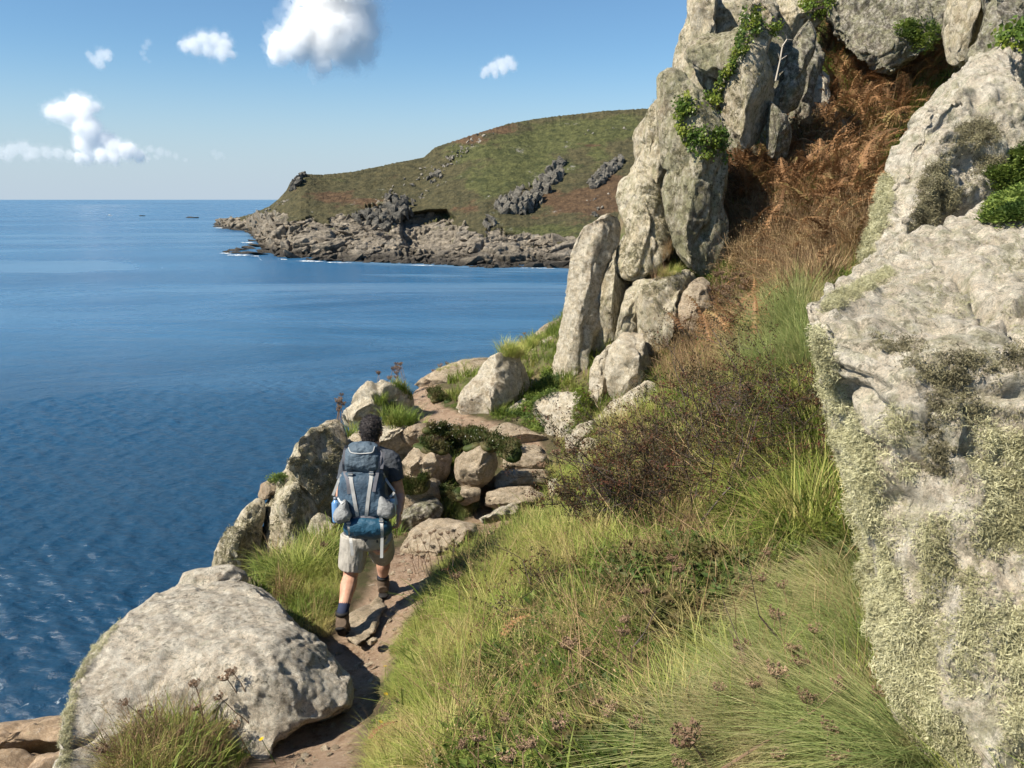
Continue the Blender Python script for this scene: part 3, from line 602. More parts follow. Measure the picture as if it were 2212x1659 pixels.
# ------------------------------------------------------------------ sea
def build_sea():
    # polar sheet round the foot of the cliff, finer near the shore
    rr = np.concatenate([np.linspace(6, 130, 620), 130 * np.exp(np.linspace(0.006, math.log(90000 / 130), 420))])
    th = np.radians(np.linspace(-62, 30, 620))
    Rr, Th = np.meshgrid(rr, th, indexing='ij')
    X, Y = Rr * np.sin(Th), Rr * np.cos(Th)
    Z = np.full(X.shape, SEA)
    k = np.zeros_like(X); rs = np.random.default_rng(5)
    fade = np.exp(-Rr / 260)
    for i in range(44):
        wl_ = math.exp(rs.uniform(math.log(0.9), math.log(9))); a = R(200) + rs.normal() * .55
        ph = rs.uniform(0, 6.28); amp = 0.0045 * wl_ ** .8 * rs.uniform(.5, 1.3)
        res = np.clip((wl_ / np.gradient(Rr, axis=0) - 2.5) / 3, 0, 1) * np.clip((wl_ / (Rr * (th[1] - th[0])) - 2.5) / 3, 0, 1)
        arg = 2 * math.pi / wl_ * (X * math.cos(a) + Y * math.sin(a)) + ph
        s_ = np.sin(arg + .4 * np.sin(arg * .37 + ph)); k += amp * (1 - 2 * np.abs(s_) ** 1.2) * res
    patch = .65 + .5 * fbm(np.stack([X, Y, 0 * X], -1), 1 / 25., 3)
    Z = Z + k * patch * (0.25 + .75 * fade) * 1.5
    V = np.stack([X, Y, Z], -1).reshape(-1, 3)
    t = NT('sea_water'); p = t.pos
    st = t.scale(p, (0.35, 1.0, 1))
    mac = t.noise(0.012, 6, .6, t.scale(p, (.35, 1.0, 1)), .6)
    # slicks: smooth pale bands where the current lies
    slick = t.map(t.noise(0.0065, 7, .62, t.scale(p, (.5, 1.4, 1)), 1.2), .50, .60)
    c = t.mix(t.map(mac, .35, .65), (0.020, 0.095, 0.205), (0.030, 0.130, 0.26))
    # water colour darkens toward the cliff; weed-dark shallows and foam at its foot
    sx = t.sep(p)
    near = t.math('SQRT', t.math('ADD', t.math('POWER', t.math('ADD', sx[0], 12.0), 2.0), t.math('POWER', t.math('SUBTRACT', sx[1], 26.0), 2.0)))
    c = t.mix(t.map(near, 28, 190, .82, 0, True), c, (0.006, 0.032, 0.066))
    shal = t.map(t.math('ADD', near, t.math('MULTIPLY', t.noise(.12, 6, .7), 16)), 16, 30, 1, 0, True)
    c = t.mix(shal, c, (0.014, 0.018, 0.026))
    fo1 = t.map(t.noise(0.9, 9, .72, p, 1.2), .585, .64)
    fo2 = t.map(t.math('ADD', near, t.math('MULTIPLY', t.noise(.10, 5, .7), 30)), 33, 41, 1, 0)
    fo3 = t.map(t.noise(.16, 5, .6, p, 1.5), .50, .58)
    foam = t.math('MULTIPLY', t.math('MULTIPLY', fo1, fo2), fo3)
    # white caps, sparse
    cap = t.math('MULTIPLY', t.map(t.noise(1.3, 7, .7, t.scale(p, (.6, 1, 1)), .8), .70, .74), t.map(t.noise(.05, 4, .6), .46, .6))
    foam = t.math('MAXIMUM', foam, t.math('MULTIPLY', cap, .12))
    c = t.mix(foam, c, (.75, .8, .82))
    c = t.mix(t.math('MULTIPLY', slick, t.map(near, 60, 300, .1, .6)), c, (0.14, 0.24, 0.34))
    t.base(c)
    rough = t.map(slick, 0, 1, .20, .34)
    t.setb(Roughness=t.math('MAXIMUM', rough, t.math('MULTIPLY', foam, .8)), Specular_IOR_Level=0.5, IOR=1.333)
    cd = t.new('ShaderNodeCameraData')
    fade = t.map(cd.outputs['View Distance'], 30, 2500, 1, 0.35)
    n1 = t.noise(0.16, 8, .72, t.scale(p, (.75, 1.15, 1)), .5); n2 = t.noise(1.1, 7, .75, t.scale(p, (.8, 1.2, 1)), .4); n3 = t.noise(5.5, 5, .7, p, .3)
    n0 = t.noise(0.045, 6, .7, t.scale(p, (.45, 1.2, 1)), .4)
    h = t.math('ADD', t.math('ADD', t.math('MULTIPLY', n1, t.map(near, 20, 160, 1.1, 2.6)), t.math('MULTIPLY', n0, 5.0)), t.math('ADD', t.math('MULTIPLY', n2, .75), t.math('MULTIPLY', n3, .085)))
    h = t.math('MULTIPLY', h, t.map(slick, 0, 1, 1, .55))
    b = t.new('ShaderNodeBump'); b.inputs['Distance'].default_value = 1.0; b.inputs['Strength'].default_value = .5
    t.put(b.inputs['Height'], h); t.put(t.b.inputs['Normal'], b.outputs[0])
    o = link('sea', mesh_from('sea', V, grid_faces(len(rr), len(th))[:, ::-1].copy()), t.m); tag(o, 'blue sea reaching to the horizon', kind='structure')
# ------------------------------------------------------------------ the far headland
# shoreline and skyline measured along the coast, each column a bearing from the cliff
SHORE = np.array([(463,489),(500,496),(530,499),(548,512),(566,540),(600,553),(650,560),(700,563),(780,566),(860,568),(950,571),(1050,578),(1150,576),(1235,581),(1400,590),(1700,600),(2000,605)], float)
SKYL = np.array([(463,484),(480,476),(500,474),(540,464),(580,448),(600,432),(618,412),(628,392),(640,384),(660,376),(700,377),(760,371),(840,355),(915,340),(940,318),(990,302),(1050,282),(1100,266),(1200,251),(1300,240),(1400,234),(1550,225),(1800,205),(2000,195)], float)
LEN = np.array([(463,6),(520,30),(600,90),(700,130),(900,170),(1200,210),(1500,240),(2000,250)], float)
def _ip(T, x): return np.interp(x, T[:, 0], T[:, 1])
def hl_depth(x, v):
    ys = _ip(SHORE, x); r = at_z(x, ys, np.full(np.shape(x), SEA)); ds = r @ FWD
    return ds, ds + _ip(LEN, x) * v ** 0.9
COVE = [(862,470),(880,462),(930,455),(965,452),(985,470),(992,500),(980,530),(940,542),(880,545),(868,520)]
CRAGS = [  # far outcrops: picture polygon, label
 ('622,412 632,390 640,380 655,372 662,372 664,384 650,400 634,412', 'small dark crag capping the tip of the headland', 0),
 ('760,462 790,450 830,446 850,470 845,500 800,495 770,490', 'broad grey crag face left bare under the pinnacle', 1),
 ('826,462 832,425 841,413 850,430 862,425 874,420 884,432 896,440 900,455 880,470 850,482 830,480', 'dark double pinnacle standing above the shore rocks', 2),
 ('920,385 932,372 945,364 958,378 950,388 930,396', 'little crag halfway up the slope of the headland', 1),
 ('1160,395 1180,370 1200,350 1218,338 1226,345 1215,362 1222,375 1210,392 1190,402 1170,410', 'upper end of the long dark rock rib on the slope', 2),
 ('1062,448 1075,430 1100,420 1120,405 1140,398 1165,390 1185,395 1195,410 1180,430 1160,445 1140,462 1110,462 1085,465', 'lower end of the long dark rock rib on the slope', 2),
 ('1265,395 1285,375 1300,355 1325,345 1340,332 1350,345 1338,365 1320,380 1300,400 1275,410', 'grey crag near the tall foreground pillars on the far slope', 1),
 ('1040,492 1046,470 1060,464 1072,470 1072,488 1055,496', 'squat square crag above the shore slabs', 2),
 ('1275,465 1290,450 1305,445 1300,460 1285,470', 'pale outcrop low on the rusty slope', 0),
]
def hl_point(x, y, lift=0.0):
    """the place on the headland seen at picture point (x, y)"""
    ys, yk = _ip(SHORE, x), _ip(SKYL, x)
    v = np.clip((ys - y) / (ys - yk), 0, 1)
    ds, d = hl_depth(x, v)
    return at(x, y, d - lift)

def hl_rockmask(x, y):
    """1 where bare rock, along the shore and on the scars; 0 under heath"""
    top = np.interp(x, [463, 520, 580, 640, 700, 760, 820, 900, 960, 1020, 1100, 1180, 1240, 1400], [470, 464, 455, 470, 474, 462, 445, 470, 468, 500, 500, 508, 512, 520])
    w = 22 * noise(np.stack([x / 34., y / 14., 0 * x], -1)) + 8 * noise(np.stack([x / 7., y / 4., 0 * x + 3], -1))
    return sstep(y + w, top - 2, top + 5)

def build_headland():
    cx = np.concatenate([np.arange(463, 1430, 1.5), np.arange(1430, 2000, 12)])
    nv = 300
    vv = np.linspace(0, 1, nv)
    Xc, Vv = np.meshgrid(cx, vv)
    ys, yk = _ip(SHORE, Xc), _ip(SKYL, Xc)
    wy = 2.2 * noise(np.stack([Xc / 9, 0 * Xc, 0 * Xc], -1)) * (1 - Vv)
    Yc = ys + wy + (yk - ys) * Vv + 1.6 * noise(np.stack([Xc / 5, 0 * Xc, 0 * Xc + 9], -1)) * Vv ** 14
    ds, D = hl_depth(Xc, Vv)
    P0 = np.stack([Xc, Yc], -1)
    cv = sstep(sdist(P0, np.array(COVE, float)), -3, 9)
    D = D + 20 * cv
    P = at(Xc, Yc, D)
    rm = hl_rockmask(Xc, Yc)
    # the strata dip toward the tip: blocks long along the coast, thin across
    dip = R(-14); q = P.copy(); q[..., 0], q[..., 2] = P[..., 0] * math.cos(dip) - P[..., 2] * math.sin(dip), P[..., 0] * math.sin(dip) + P[..., 2] * math.cos(dip)
    q = q * np.array([.8, .8, 3.0])
    q = q + 6 * np.stack([noise(P, .05), noise(P, .05, 5), noise(P, .05, 9)], -1)
    a1, a2, ai = worley(q, 1 / 15.); b1, b2, bi = worley(q, 1 / 5.5, 7)
    blk = (ai - .5) * 9 * sstep(a2 - a1, 0, .18) + (bi - .5) * 3.2 * sstep(b2 - b1, 0, .2) - 2.2 * (1 - sstep(a2 - a1, 0, .12))
    blk += 1.6 * fbm(P, .15, 4, ridge=True)
    veg = 1.6 * fbm(P, .035, 4) + .9 * fbm(P, .2, 4, 4) + .35 * fbm(P, .9, 3, 8)
    edge = sstep(Vv, 0, .03)
    d = (blk * rm * .9 + veg * (1 - rm) * 1.1) * edge * (1 - sstep(Vv, .97, 1) * .7)
    nrm = np.array([0, -.75, .66])
    P = P + nrm * d[..., None]
    P[0, :, 2] = SEA - 1
    # land behind the skyline falls away gently and closes the hill
    rows = [P]
    last = P[-1]
    for k, (dy, dz) in enumerate([(15, .2), (60, -3), (180, -14), (400, -60), (420, -200)]):
        r_ = last.copy(); hd = last[:, :2] / np.linalg.norm(last[:, :2], axis=1)[:, None]
        r_[:, :2] += hd * dy; r_[:, 2] = np.maximum(r_[:, 2] + dz, SEA - 3); rows.append(r_[None])
    V = np.concatenate(rows, 0); nr = V.shape[0]
    F = grid_faces(nr, len(cx))
    me = mesh_from('headland', V.reshape(-1, 3), F)
    rmf = np.concatenate([rm, np.repeat(rm[-1:] * 0, nr - nv, 0)], 0).ravel()
    at_ = me.attributes.new('rock', 'FLOAT', 'POINT'); at_.data.foreach_set('value', rmf.astype(np.float32))
    # what grows where: rusty bracken, green scrub, brown heath
    def blob(pts): 
        o = np.zeros(Xc.shape)
        for (x, y, rx, ry, s) in pts: o += s * np.exp(-((Xc - x) / rx) ** 2 - ((Yc - y) / ry) ** 2)
        return o
    gr = blob([(1130,355,90,35,1),(1060,400,60,22,.8),(1200,290,130,28,.8),(1330,275,90,30,.6),(1200,500,80,14,1),(1020,330,60,20,.5),(880,470,25,8,1.0),(1290,330,30,30,.5),(700,390,60,8,.4),(960,470,60,10,.5)])
    ru = blob([(1260,440,90,30,1.1),(720,420,90,18,.6),(1010,295,45,14,1),(1080,280,40,10,.6),(1150,420,40,18,.4),(780,440,60,12,.5),(1000,450,60,12,.5),(1320,400,40,30,.8),(1270,310,60,12,.4)])
    for nm, arr in (('green', gr), ('rust', ru)):
        f = np.concatenate([arr, np.repeat(arr[-1:], nr - nv, 0)], 0).ravel().clip(0, 1)
        a_ = me.attributes.new(nm, 'FLOAT', 'POINT'); a_.data.foreach_set('value', f.astype(np.float32))
    t = NT('headland'); p = t.pos
    n1 = t.noise(.05, 8, .65); n2 = t.noise(.22, 8, .72); n3 = t.noise(.9, 6, .75)
    heath = t.mix(t.map(n2, .38, .62), (0.058, 0.058, 0.028), (0.15, 0.13, 0.062))
    green = t.mix(t.map(n2, .36, .62), (0.050, 0.062, 0.022), (0.16, 0.165, 0.060))
    rust = t.mix(t.map(n2, .38, .62), (0.090, 0.055, 0.030), (0.190, 0.120, 0.065))
    c = t.mix(t.map(t.math('ADD', t.attr('green'), t.math('MULTIPLY', t.math('SUBTRACT', n1, .5), 2.2)), .25, .5), heath, green)
    c = t.mix(t.map(t.math('ADD', t.attr('rust'), t.math('MULTIPLY', t.math('SUBTRACT', t.noise(.06, 8, .7, t.scale(p, (1, 1, 1.6))), .5), 2.4)), .30, .55), c, rust)
    c = t.mix(t.map(n3, .35, .68), t.mix(.55, c, (0, 0, 0), 'MIX'), c)
    sc_ = t.map(t.vor(.16, t.scale(p, (1, .7, 1.6))), .0, .22, 1, 0)
    c = t.mix(t.math('MULTIPLY', t.map(t.noise(.05, 9, .8), .62, .66), t.map(n3, .42, .5)), c, (0.30, 0.28, 0.25))
    z = t.sep(p)[2]
    rk = t.mix(t.map(t.noise(.18, 9, .72, t.scale(p, (1, 1, 2.5))), .36, .62), (0.15, 0.13, 0.10), (0.45, 0.385, 0.30))
    rk = t.mix(t.map(t.noise(.6, 8, .75), .40, .62), t.mix(.5, rk, (.03, .03, .03)), rk)
    rk = t.mix(t.map(t.noise(.09, 6, .7), .56, .66), rk, (0.17, 0.16, 0.14))
    wet = t.map(t.math('ADD', z, t.math('MULTIPLY', t.noise(.07, 6, .7), 9)), SEA + 6, SEA + 9.5, 1, 0)
    rk = t.mix(t.math('MULTIPLY', wet, .85), rk, (0.026, 0.023, 0.02))
    moss = t.map(t.math('SUBTRACT', t.noise(.11, 7, .72), t.map(z, -27, 5, .16, -.02)), .48, .54)
    rk = t.mix(t.math('MULTIPLY', moss, .8), rk, t.mix(n3, (0.06, 0.065, 0.025), (0.15, 0.14, 0.06)))
    rmk = t.map(t.math('ADD', t.attr('rock'), t.math('MULTIPLY', t.math('SUBTRACT', n2, .5), .9)), .45, .55)
    t.base(t.mix(rmk, c, rk))
    b = t.bump(n2, .9, 2.5); b = t.bump(t.noise(1.2, 6, .75), .9, .8, b)
    b = t.bump(t.vor(.35, t.scale(p, (1, 1, 2.4)), 'DISTANCE_TO_EDGE'), .35, 1.0, b)
    h = link('headland', me, t.m); tag(h, 'heath-covered headland with rocky shore across the bay', kind='structure')
    return t

def block(seed, n=14, sq=(1, 1, 1)):
    """an angular block: hull of random points, a few dozen faces"""
    rg = np.random.default_rng(seed); bm = bmesh.new()
    for _ in range(n):
        v = rg.normal(size=3); v /= np.abs(v).max() ** .75 * np.linalg.norm(v) ** .25
        bm.verts.new(v * np.array(sq) * rg.uniform(.85, 1.1))
    bmesh.ops.convex_hull(bm, input=bm.verts)
    bmesh.ops.delete(bm, geom=[v for v in bm.verts if not v.link_faces], context='VERTS')
    me = bpy.data.meshes.new('block'); bm.to_mesh(me); bm.free(); return me

def far_rock_mat(name, pale, dark, wetness=True):
    t = NT(name); p = t.pos
    rk = t.mix(t.map(t.noise(.35, 9, .75, t.scale(p, (1, 1, 1.5))), .38, .60), dark, pale)
    rk = t.mix(t.map(t.noise(1.4, 7, .75), .38, .62), t.mix(.55, rk, (.03, .03, .03)), rk)
    oi = t.new('ShaderNodeObjectInfo')
    rk = t.mix(.55, rk, t.mix(oi.outputs['Random'], (.45, .44, .43), (1.25, 1.2, 1.12)), 'MULTIPLY')
    if wetness:
        z = t.sep(p)[2]
        wet = t.map(t.math('ADD', z, t.math('MULTIPLY', t.noise(.07, 6, .7), 9)), SEA + 6, SEA + 9, 1, 0)
        rk = t.mix(t.math('MULTIPLY', wet, .85), rk, (0.026, 0.023, 0.02))
    t.base(rk); b = t.bump(t.noise(.9, 9, .78), 1, 1.6); t.bump(t.vor(.5, t.scale(p, (1, 1, .5)), 'DISTANCE_TO_EDGE'), .5, .8, b)
    return t.m

def build_far_rocks():
    mshore = far_rock_mat('shore_granite', (0.48, 0.41, 0.32), (0.17, 0.145, 0.115))
    mcrag = far_rock_mat('crag_granite', (0.30, 0.28, 0.24), (0.07, 0.07, 0.065), False)
    rg = np.random.default_rng(21)
    protos = [block(100 + i, 13, (1.35, 1, .62)) for i in range(9)]
    for m in protos: m.materials.append(mshore)
    zone = ['on the low spit at the tip', 'in the surf line below the heath', 'on the ledges below the double pinnacle', 'at the mouth of the dark cove', 'on the slabs beyond the cove', 'beneath the green shelf near the pillars']
    zx = [560, 700, 860, 990, 1100]
    n = 0; tries = 0; put_ = []
    while n < 285 and tries < 20000:
        tries += 1
        x = rg.uniform(468, 1240); 
        ys = _ip(SHORE, x); topy = np.interp(x, [463, 580, 700, 820, 900, 960, 1020, 1240], [470, 468, 482, 480, 545, 552, 500, 512])
        t_ = rg.uniform() ** 1.6
        y = ys - (ys - topy) * t_ + 1
        big = rg.uniform() < .22
        s = (rg.uniform(11, 26) if big else rg.uniform(3.5, 8.5))
        if any(abs(x - a) < (s + c) * .75 and abs(y - b) < (s + c) * .42 for a, b, c in put_): continue
        put_.append((x, y, s)); n += 1
        p = hl_point(np.array(x), np.array(y), 2.5); m = s * float(p @ FWD) / FPX
        o = bpy.data.objects.new('shore_boulder', protos[int(rg.integers(9))]); COL.objects.link(o)
        o.location = p + np.array([0, 0, -.1 * m]); o.scale = (m * rg.uniform(.8, 1.5), m * rg.uniform(.8, 1.2), m * rg.uniform(.6, 1.15))
        o.rotation_euler = (rg.normal() * .18, R(16) + rg.normal() * .16, rg.uniform(-.6, .6) + (math.pi if rg.uniform() < .5 else 0))
        tag(o, 'angular boulder ' + zone[int(np.searchsorted(zx, x))] + ' of the headland shore', 'boulder', 'angular boulders ' + zone[int(np.searchsorted(zx, x))])
    # rocks of the near point and the inlet
    for (x, y, s) in [(492,545,7),(505,541,9),(522,539,10),(540,536,11),(556,532,12),(516,546,9),(535,547,11),(556,549,13),(575,545,13),(478,487,10),(490,480,8),(505,478,12),(520,484,9),(545,520,6),(560,515,8)]:
        p = at_z(np.array(float(x)), float(y), np.array(SEA + .3)); m = s * float(p @ FWD) / FPX
        o = bpy.data.objects.new('spit_boulder', protos[int(rg.integers(9))]); COL.objects.link(o)
        o.location = p; o.scale = (m * 1.35, m * 1.0, m * .55); o.rotation_euler = (0, R(8), rg.uniform(-.3, .3))
        tag(o, 'dark wet boulder of the low point running into the sea', 'boulder', 'wet boulders of the low point')
    # scars: pale stones strewn down the slope
    st_p = [block(300 + i, 11, (1, 1, .8)) for i in range(5)]
    mp = far_rock_mat('scree_granite', (0.50, 0.46, 0.40), (0.24, 0.22, 0.19), False)
    for m in st_p: m.materials.append(mp)
    k = 0
    scar = ['in the long scar running up to the skyline', 'in the cluster just under the skyline', 'above the double pinnacle', 'beside the little crag halfway up', 'near the brow of the hill', 'between the little crag and the long scar', 'high above the dark rock rib', 'on the rusty slope by the pillars', 'behind the tip crag', 'down the bare nose of the headland']
    for si, (x0, y0, x1, y1, cnt, sp) in enumerate([(800,450,1010,315,46,14),(985,335,1035,300,26,8),(900,425,960,400,12,7),(860,440,930,420,10,6),(1010,300,1085,285,8,6),(930,372,1000,345,14,7),(1230,300,1370,270,6,8),(1240,450,1310,420,8,6),(640,400,660,380,8,4),(560,470,620,430,26,5)]):
        for i in range(cnt):
            u = rg.uniform(); x = x0 + (x1 - x0) * u + rg.normal() * sp * .6; y = y0 + (y1 - y0) * u + rg.normal() * sp * .45
            if y < _ip(SKYL, x) + 3: continue
            p = hl_point(np.array(x), np.array(y), .6); m = rg.uniform(1.2, 3.4) ** 1.1 * float(p @ FWD) / FPX
            o = bpy.data.objects.new('scree_stone', st_p[k % 5]); COL.objects.link(o); k += 1
            o.location = p; o.scale = (m * rg.uniform(1, 2.0), m, m * rg.uniform(.6, 1.2)); o.rotation_euler = (rg.normal() * .3, R(-25) + rg.normal() * .3, rg.uniform(-3, 3))
            tag(o, 'pale stone strewn ' + scar[si], 'stone', 'pale stones ' + scar[si])
    # crags: each one mass of upright angular blocks
    for ci, (pts, lab, kind) in enumerate(CRAGS):
        O = reg('A', pts); O = O; bm = bmesh.new(); rg2 = np.random.default_rng(50 + ci)
        lo, hi = O.min(0), O.max(0); cen = hl_point(np.array((lo[0] + hi[0]) / 2), np.array((lo[1] + hi[1]) / 2)); got = 0; tr = 0
        area = (hi[0] - lo[0]) * (hi[1] - lo[1])
        while got < max(7, area / (95 if kind != 2 else 150)) and tr < 4000:
            tr += 1
            x, y = rg2.uniform(lo, hi)
            if not inside(np.array([x, y]), O): continue
            got += 1
            e = float(seg_dist(np.array([[x, y]]), O)[0]); s = max(3.0, min(9.0, e * .9 + 2.2)) * (1.25 if kind == 2 else 1)
            v = block(int(rg2.integers(1e6)), 12, (.9, .8, 1.1 if kind != 2 else 1.5))
            p = hl_point(np.array(x), np.array(y), 1.0 + e * .35); m = s * float(p @ FWD) / FPX
            M = Matrix.Translation(Vector(p - cen)) @ Euler((rg2.normal() * .25, R(14) + rg2.normal() * .12, rg2.uniform(-3, 3))).to_matrix().to_4x4() @ Matrix.Scale(m, 4)
            v.transform(M); bm.from_mesh(v); bpy.data.meshes.remove(v)
        me = bpy.data.meshes.new('crag'); bm.to_mesh(me); bm.free(); me.materials.append(mcrag)
        o = link('far_crag', me); o.location = cen; tag(o, lab.replace('left bare ', '').replace('foreground ', ''), 'crag', 'crags on the headland')
    # islets and the buoy in the bay
    for (x, y, w, lab) in [(307,467,5,'tiny dark islet nearer the open sea'), (411,470.5,7,'low double islet off the tip of the headland'), (423,471,6,None)]:
        p = at_z(np.array(float(x)), float(y), np.array(SEA)); m = w * float(p @ FWD) / FPX
        if lab:
            r_ = empty('islet', p); tag(r_, lab, 'islet')
        v = block(int(x), 14, (1.2, .8, .4)); v.materials.append(mshore)
        o = bpy.data.objects.new('rock', v); COL.objects.link(o); o.parent = r_; o.location = Vector(p) - r_.location; o.scale = (m, m, m)
    p = at_z(np.array(237.), 467., np.array(SEA)); 
    t = NT('white_paint'); t.base((.8, .8, .78)); bt = empty('motorboat', p); tag(bt, 'tiny white boat far out on the bay', 'boat')
    d = float(p @ FWD) / FPX * 4
    for nm, sx, sy, sz, oz in (('hull', 1.6, .6, .28, .25), ('cabin', .5, .4, .3, .75)):
        bm = bmesh.new(); bmesh.ops.create_cube(bm, size=2)
        for v in bm.verts:
            if v.co.z < 0: v.co.x *= .75; v.co.y *= .6
            if nm == 'hull' and v.co.x > 0: v.co.y *= .3
            v.co = Vector((v.co.x * sx * d, v.co.y * sy * d, (v.co.z * sz + oz) * d))
        bmesh.ops.bevel(bm, geom=bm.edges[:], offset=.05 * d, segments=1)
        me = bpy.data.meshes.new(nm); bm.to_mesh(me); bm.free(); link(nm, me, t.m, bt)
    # white water along the rocks
    tf = NT('foam'); tf.base((.82, .86, .88)); a = tf.map(tf.noise(.5, 8, .75), .46, .56); tf.setb(Alpha=a)
    V = []; F = []
    for (x0, x1, yy, w) in [(462,500,492,1.6),(520,552,524,1.7),(474,500,547,2.2),(488,540,551,2.6),(540,566,553,1.4),(600,622,560,1.3),(640,700,564,2.3),(700,760,567,1.2),(880,940,573,1.0),(1120,1200,579,1.0)]:
        n_ = 14
        b0 = len(V)
        for i in range(n_ + 1):
            x = x0 + (x1 - x0) * i / n_; ww = .7 * w * math.sin(math.pi * (i + .3) / (n_ + .6)) * rg.uniform(.6, 1.2); y_ = yy + .5 * (_ip(SHORE, x) - _ip(SHORE, (x0 + x1) / 2)) * (1 if x > 560 else 0)
            V += [at_z(np.array(x), y_ - ww, np.array(SEA + .22)), at_z(np.array(x), y_ + ww, np.array(SEA + .22))]
            if i: k_ = b0 + 2 * i; F.append([k_ - 2, k_, k_ + 1, k_ - 1])
    o = link('surf_foam', mesh_from('surf_foam', V, F), tf.m); tag(o, 'thin white surf along the rocks of the headland', kind='stuff')
# ------------------------------------------------------------------ clouds: real bodies of mist kilometres away
def build_clouds():
    def cloud_mat(name, dens):
        m = bpy.data.materials.new(name); m.use_nodes = True; n = m.node_tree.nodes; l = m.node_tree.links; n.clear()
        v = n.new('ShaderNodeVolumePrincipled'); v.inputs['Color'].default_value = (1, 1, 1, 1); v.inputs['Density'].default_value = dens; v.inputs['Anisotropy'].default_value = .2
        o = n.new('ShaderNodeOutputMaterial'); l.new(v.outputs[0], o.inputs['Volume']); return m
    # (balls in picture points and radius), distance, density per 100 px, label
    C = [
     ('big white cloud with a grey flank reaching the top of the sky', 1.0, [(700,20,62),(690,60,52),(655,70,42),(735,60,60),(770,75,48),(790,110,30),(745,100,48),(690,110,38),(640,95,40),(610,95,28),(600,112,22),(650,118,24),(700,138,16),(760,125,24),(775,20,45),(740,-30,70),(680,-30,50),(815,118,9),(630,72,22),(665,35,30)]),
     ('small ragged cloud beside the biggest one', .5, [(400,98,16),(420,95,20),(440,86,20),(465,90,22),(485,100,20),(500,118,12),(478,116,18),(450,108,18),(425,108,14),(388,92,9),(485,78,10)]),
     ('small torn cloud nearest the open side of the sky', .35, [(192,118,9),(205,130,13),(220,120,16),(232,115,12),(215,138,12),(235,128,9)]),
     ('thin vertical wisp of cloud', .15, [(320,92,9),(313,102,9),(308,115,8),(312,126,7),(322,133,5)]),
     ('small lone cloud above the headland', .5, [(1050,155,13),(1066,147,16),(1082,138,16),(1098,132,14),(1106,142,13),(1088,150,14),(1070,160,9),(1045,162,9)]),
     ('tall cumulus leaning over a grey skirt above the horizon', .75, [(115,243,20),(140,240,26),(165,228,26),(185,232,24),(205,232,14),(150,252,20),(180,255,26),(175,275,22),(195,280,26),(205,300,26),(230,305,24),(250,320,22),(275,325,22),(300,338,16),(185,310,26),(190,335,18),(220,335,20),(245,338,16),(320,345,8),(170,340,14)]),
     ('low pale bank of cloud lying along the horizon haze', .22, [(0,330,18),(25,325,18),(50,322,20),(75,330,17),(100,328,17),(125,330,16),(150,335,14),(-30,330,20),(60,338,12),(20,340,12)]),
     ('thin trailing cloud at the end of the grey skirt', .2, [(325,322,10),(345,328,12),(362,332,10),(380,338,8),(400,344,6),(340,338,9)]),
     ('faint scrap of cloud low over the sea', .12, [(462,330,9),(475,334,9),(468,340,7),(485,342,5)]),
    ]
    rg = np.random.default_rng(2)
    for ci, (lab, dn, balls) in enumerate(C):
        D = 5200.0; k = D / FPX
        cen = at(np.array(float(np.mean([b[0] for b in balls]))), float(np.mean([b[1] for b in balls])), np.array(D))
        halo = None; root = None
        for layer, (gr_, dk, am) in enumerate(((.82, .85, 1.15), (1.06, .20, 1.7), (1.28, .055, 2.3))):
            bm = bmesh.new(); rg = np.random.default_rng(200 + ci)
            for (x, y, r) in balls:
                p = at(np.array(float(x)), float(y), np.array(D + rg.uniform(-.6, .6) * r * k)) - cen
                bmesh.ops.create_icosphere(bm, subdivisions=2, radius=r * k * gr_, matrix=Matrix.Translation(Vector(p)))
            me = bpy.data.meshes.new('cloud'); bm.to_mesh(me); bm.free()
            o = bpy.data.objects.new('tmp', me); COL.objects.link(o)
            rmax = max(b[2] for b in balls); vox = max(.9, rmax * .034) * k
            m = o.modifiers.new('r', 'REMESH'); m.mode = 'VOXEL'; m.voxel_size = vox
            m = o.modifiers.new('s', 'SMOOTH'); m.factor = .5; m.iterations = 4
            ev = o.evaluated_get(bpy.context.evaluated_depsgraph_get()); me2 = bpy.data.meshes.new_from_object(ev)
            bpy.data.objects.remove(o); bpy.data.meshes.remove(me)
            n = len(me2.vertices); co = np.empty(n * 3, np.float32); me2.vertices.foreach_get('co', co); co = co.reshape(-1, 3).astype(float)
            nn = np.empty(n * 3, np.float32); me2.vertices.foreach_get('normal', nn); nn = nn.reshape(-1, 3).astype(float)
            L = rmax * k
            d = L * am * (.22 * fbm(co, 1.1 / L, 2, ci * 9.) + .24 * fbm(co, 3.0 / L, 6, ci * 9. + 3 + layer * 2, .68))
            co += nn * d[:, None]
            me2.vertices.foreach_set('co', co.astype(np.float32).ravel()); me2.update(); me2.name = 'cloud'
            me2.materials.clear(); me2.materials.append(cloud_mat('cloud_mist', dn * dk * 0.085 / k))
            if layer == 0: core = me2
            elif layer == 1: veil = me2
            else: wisp = me2
        me2 = core
        root = link('cloud', core); root.location = cen
        link('veil', veil, None, root); link('wisp', wisp, None, root); o = root
        tag(o, lab, 'cloud', 'clouds')
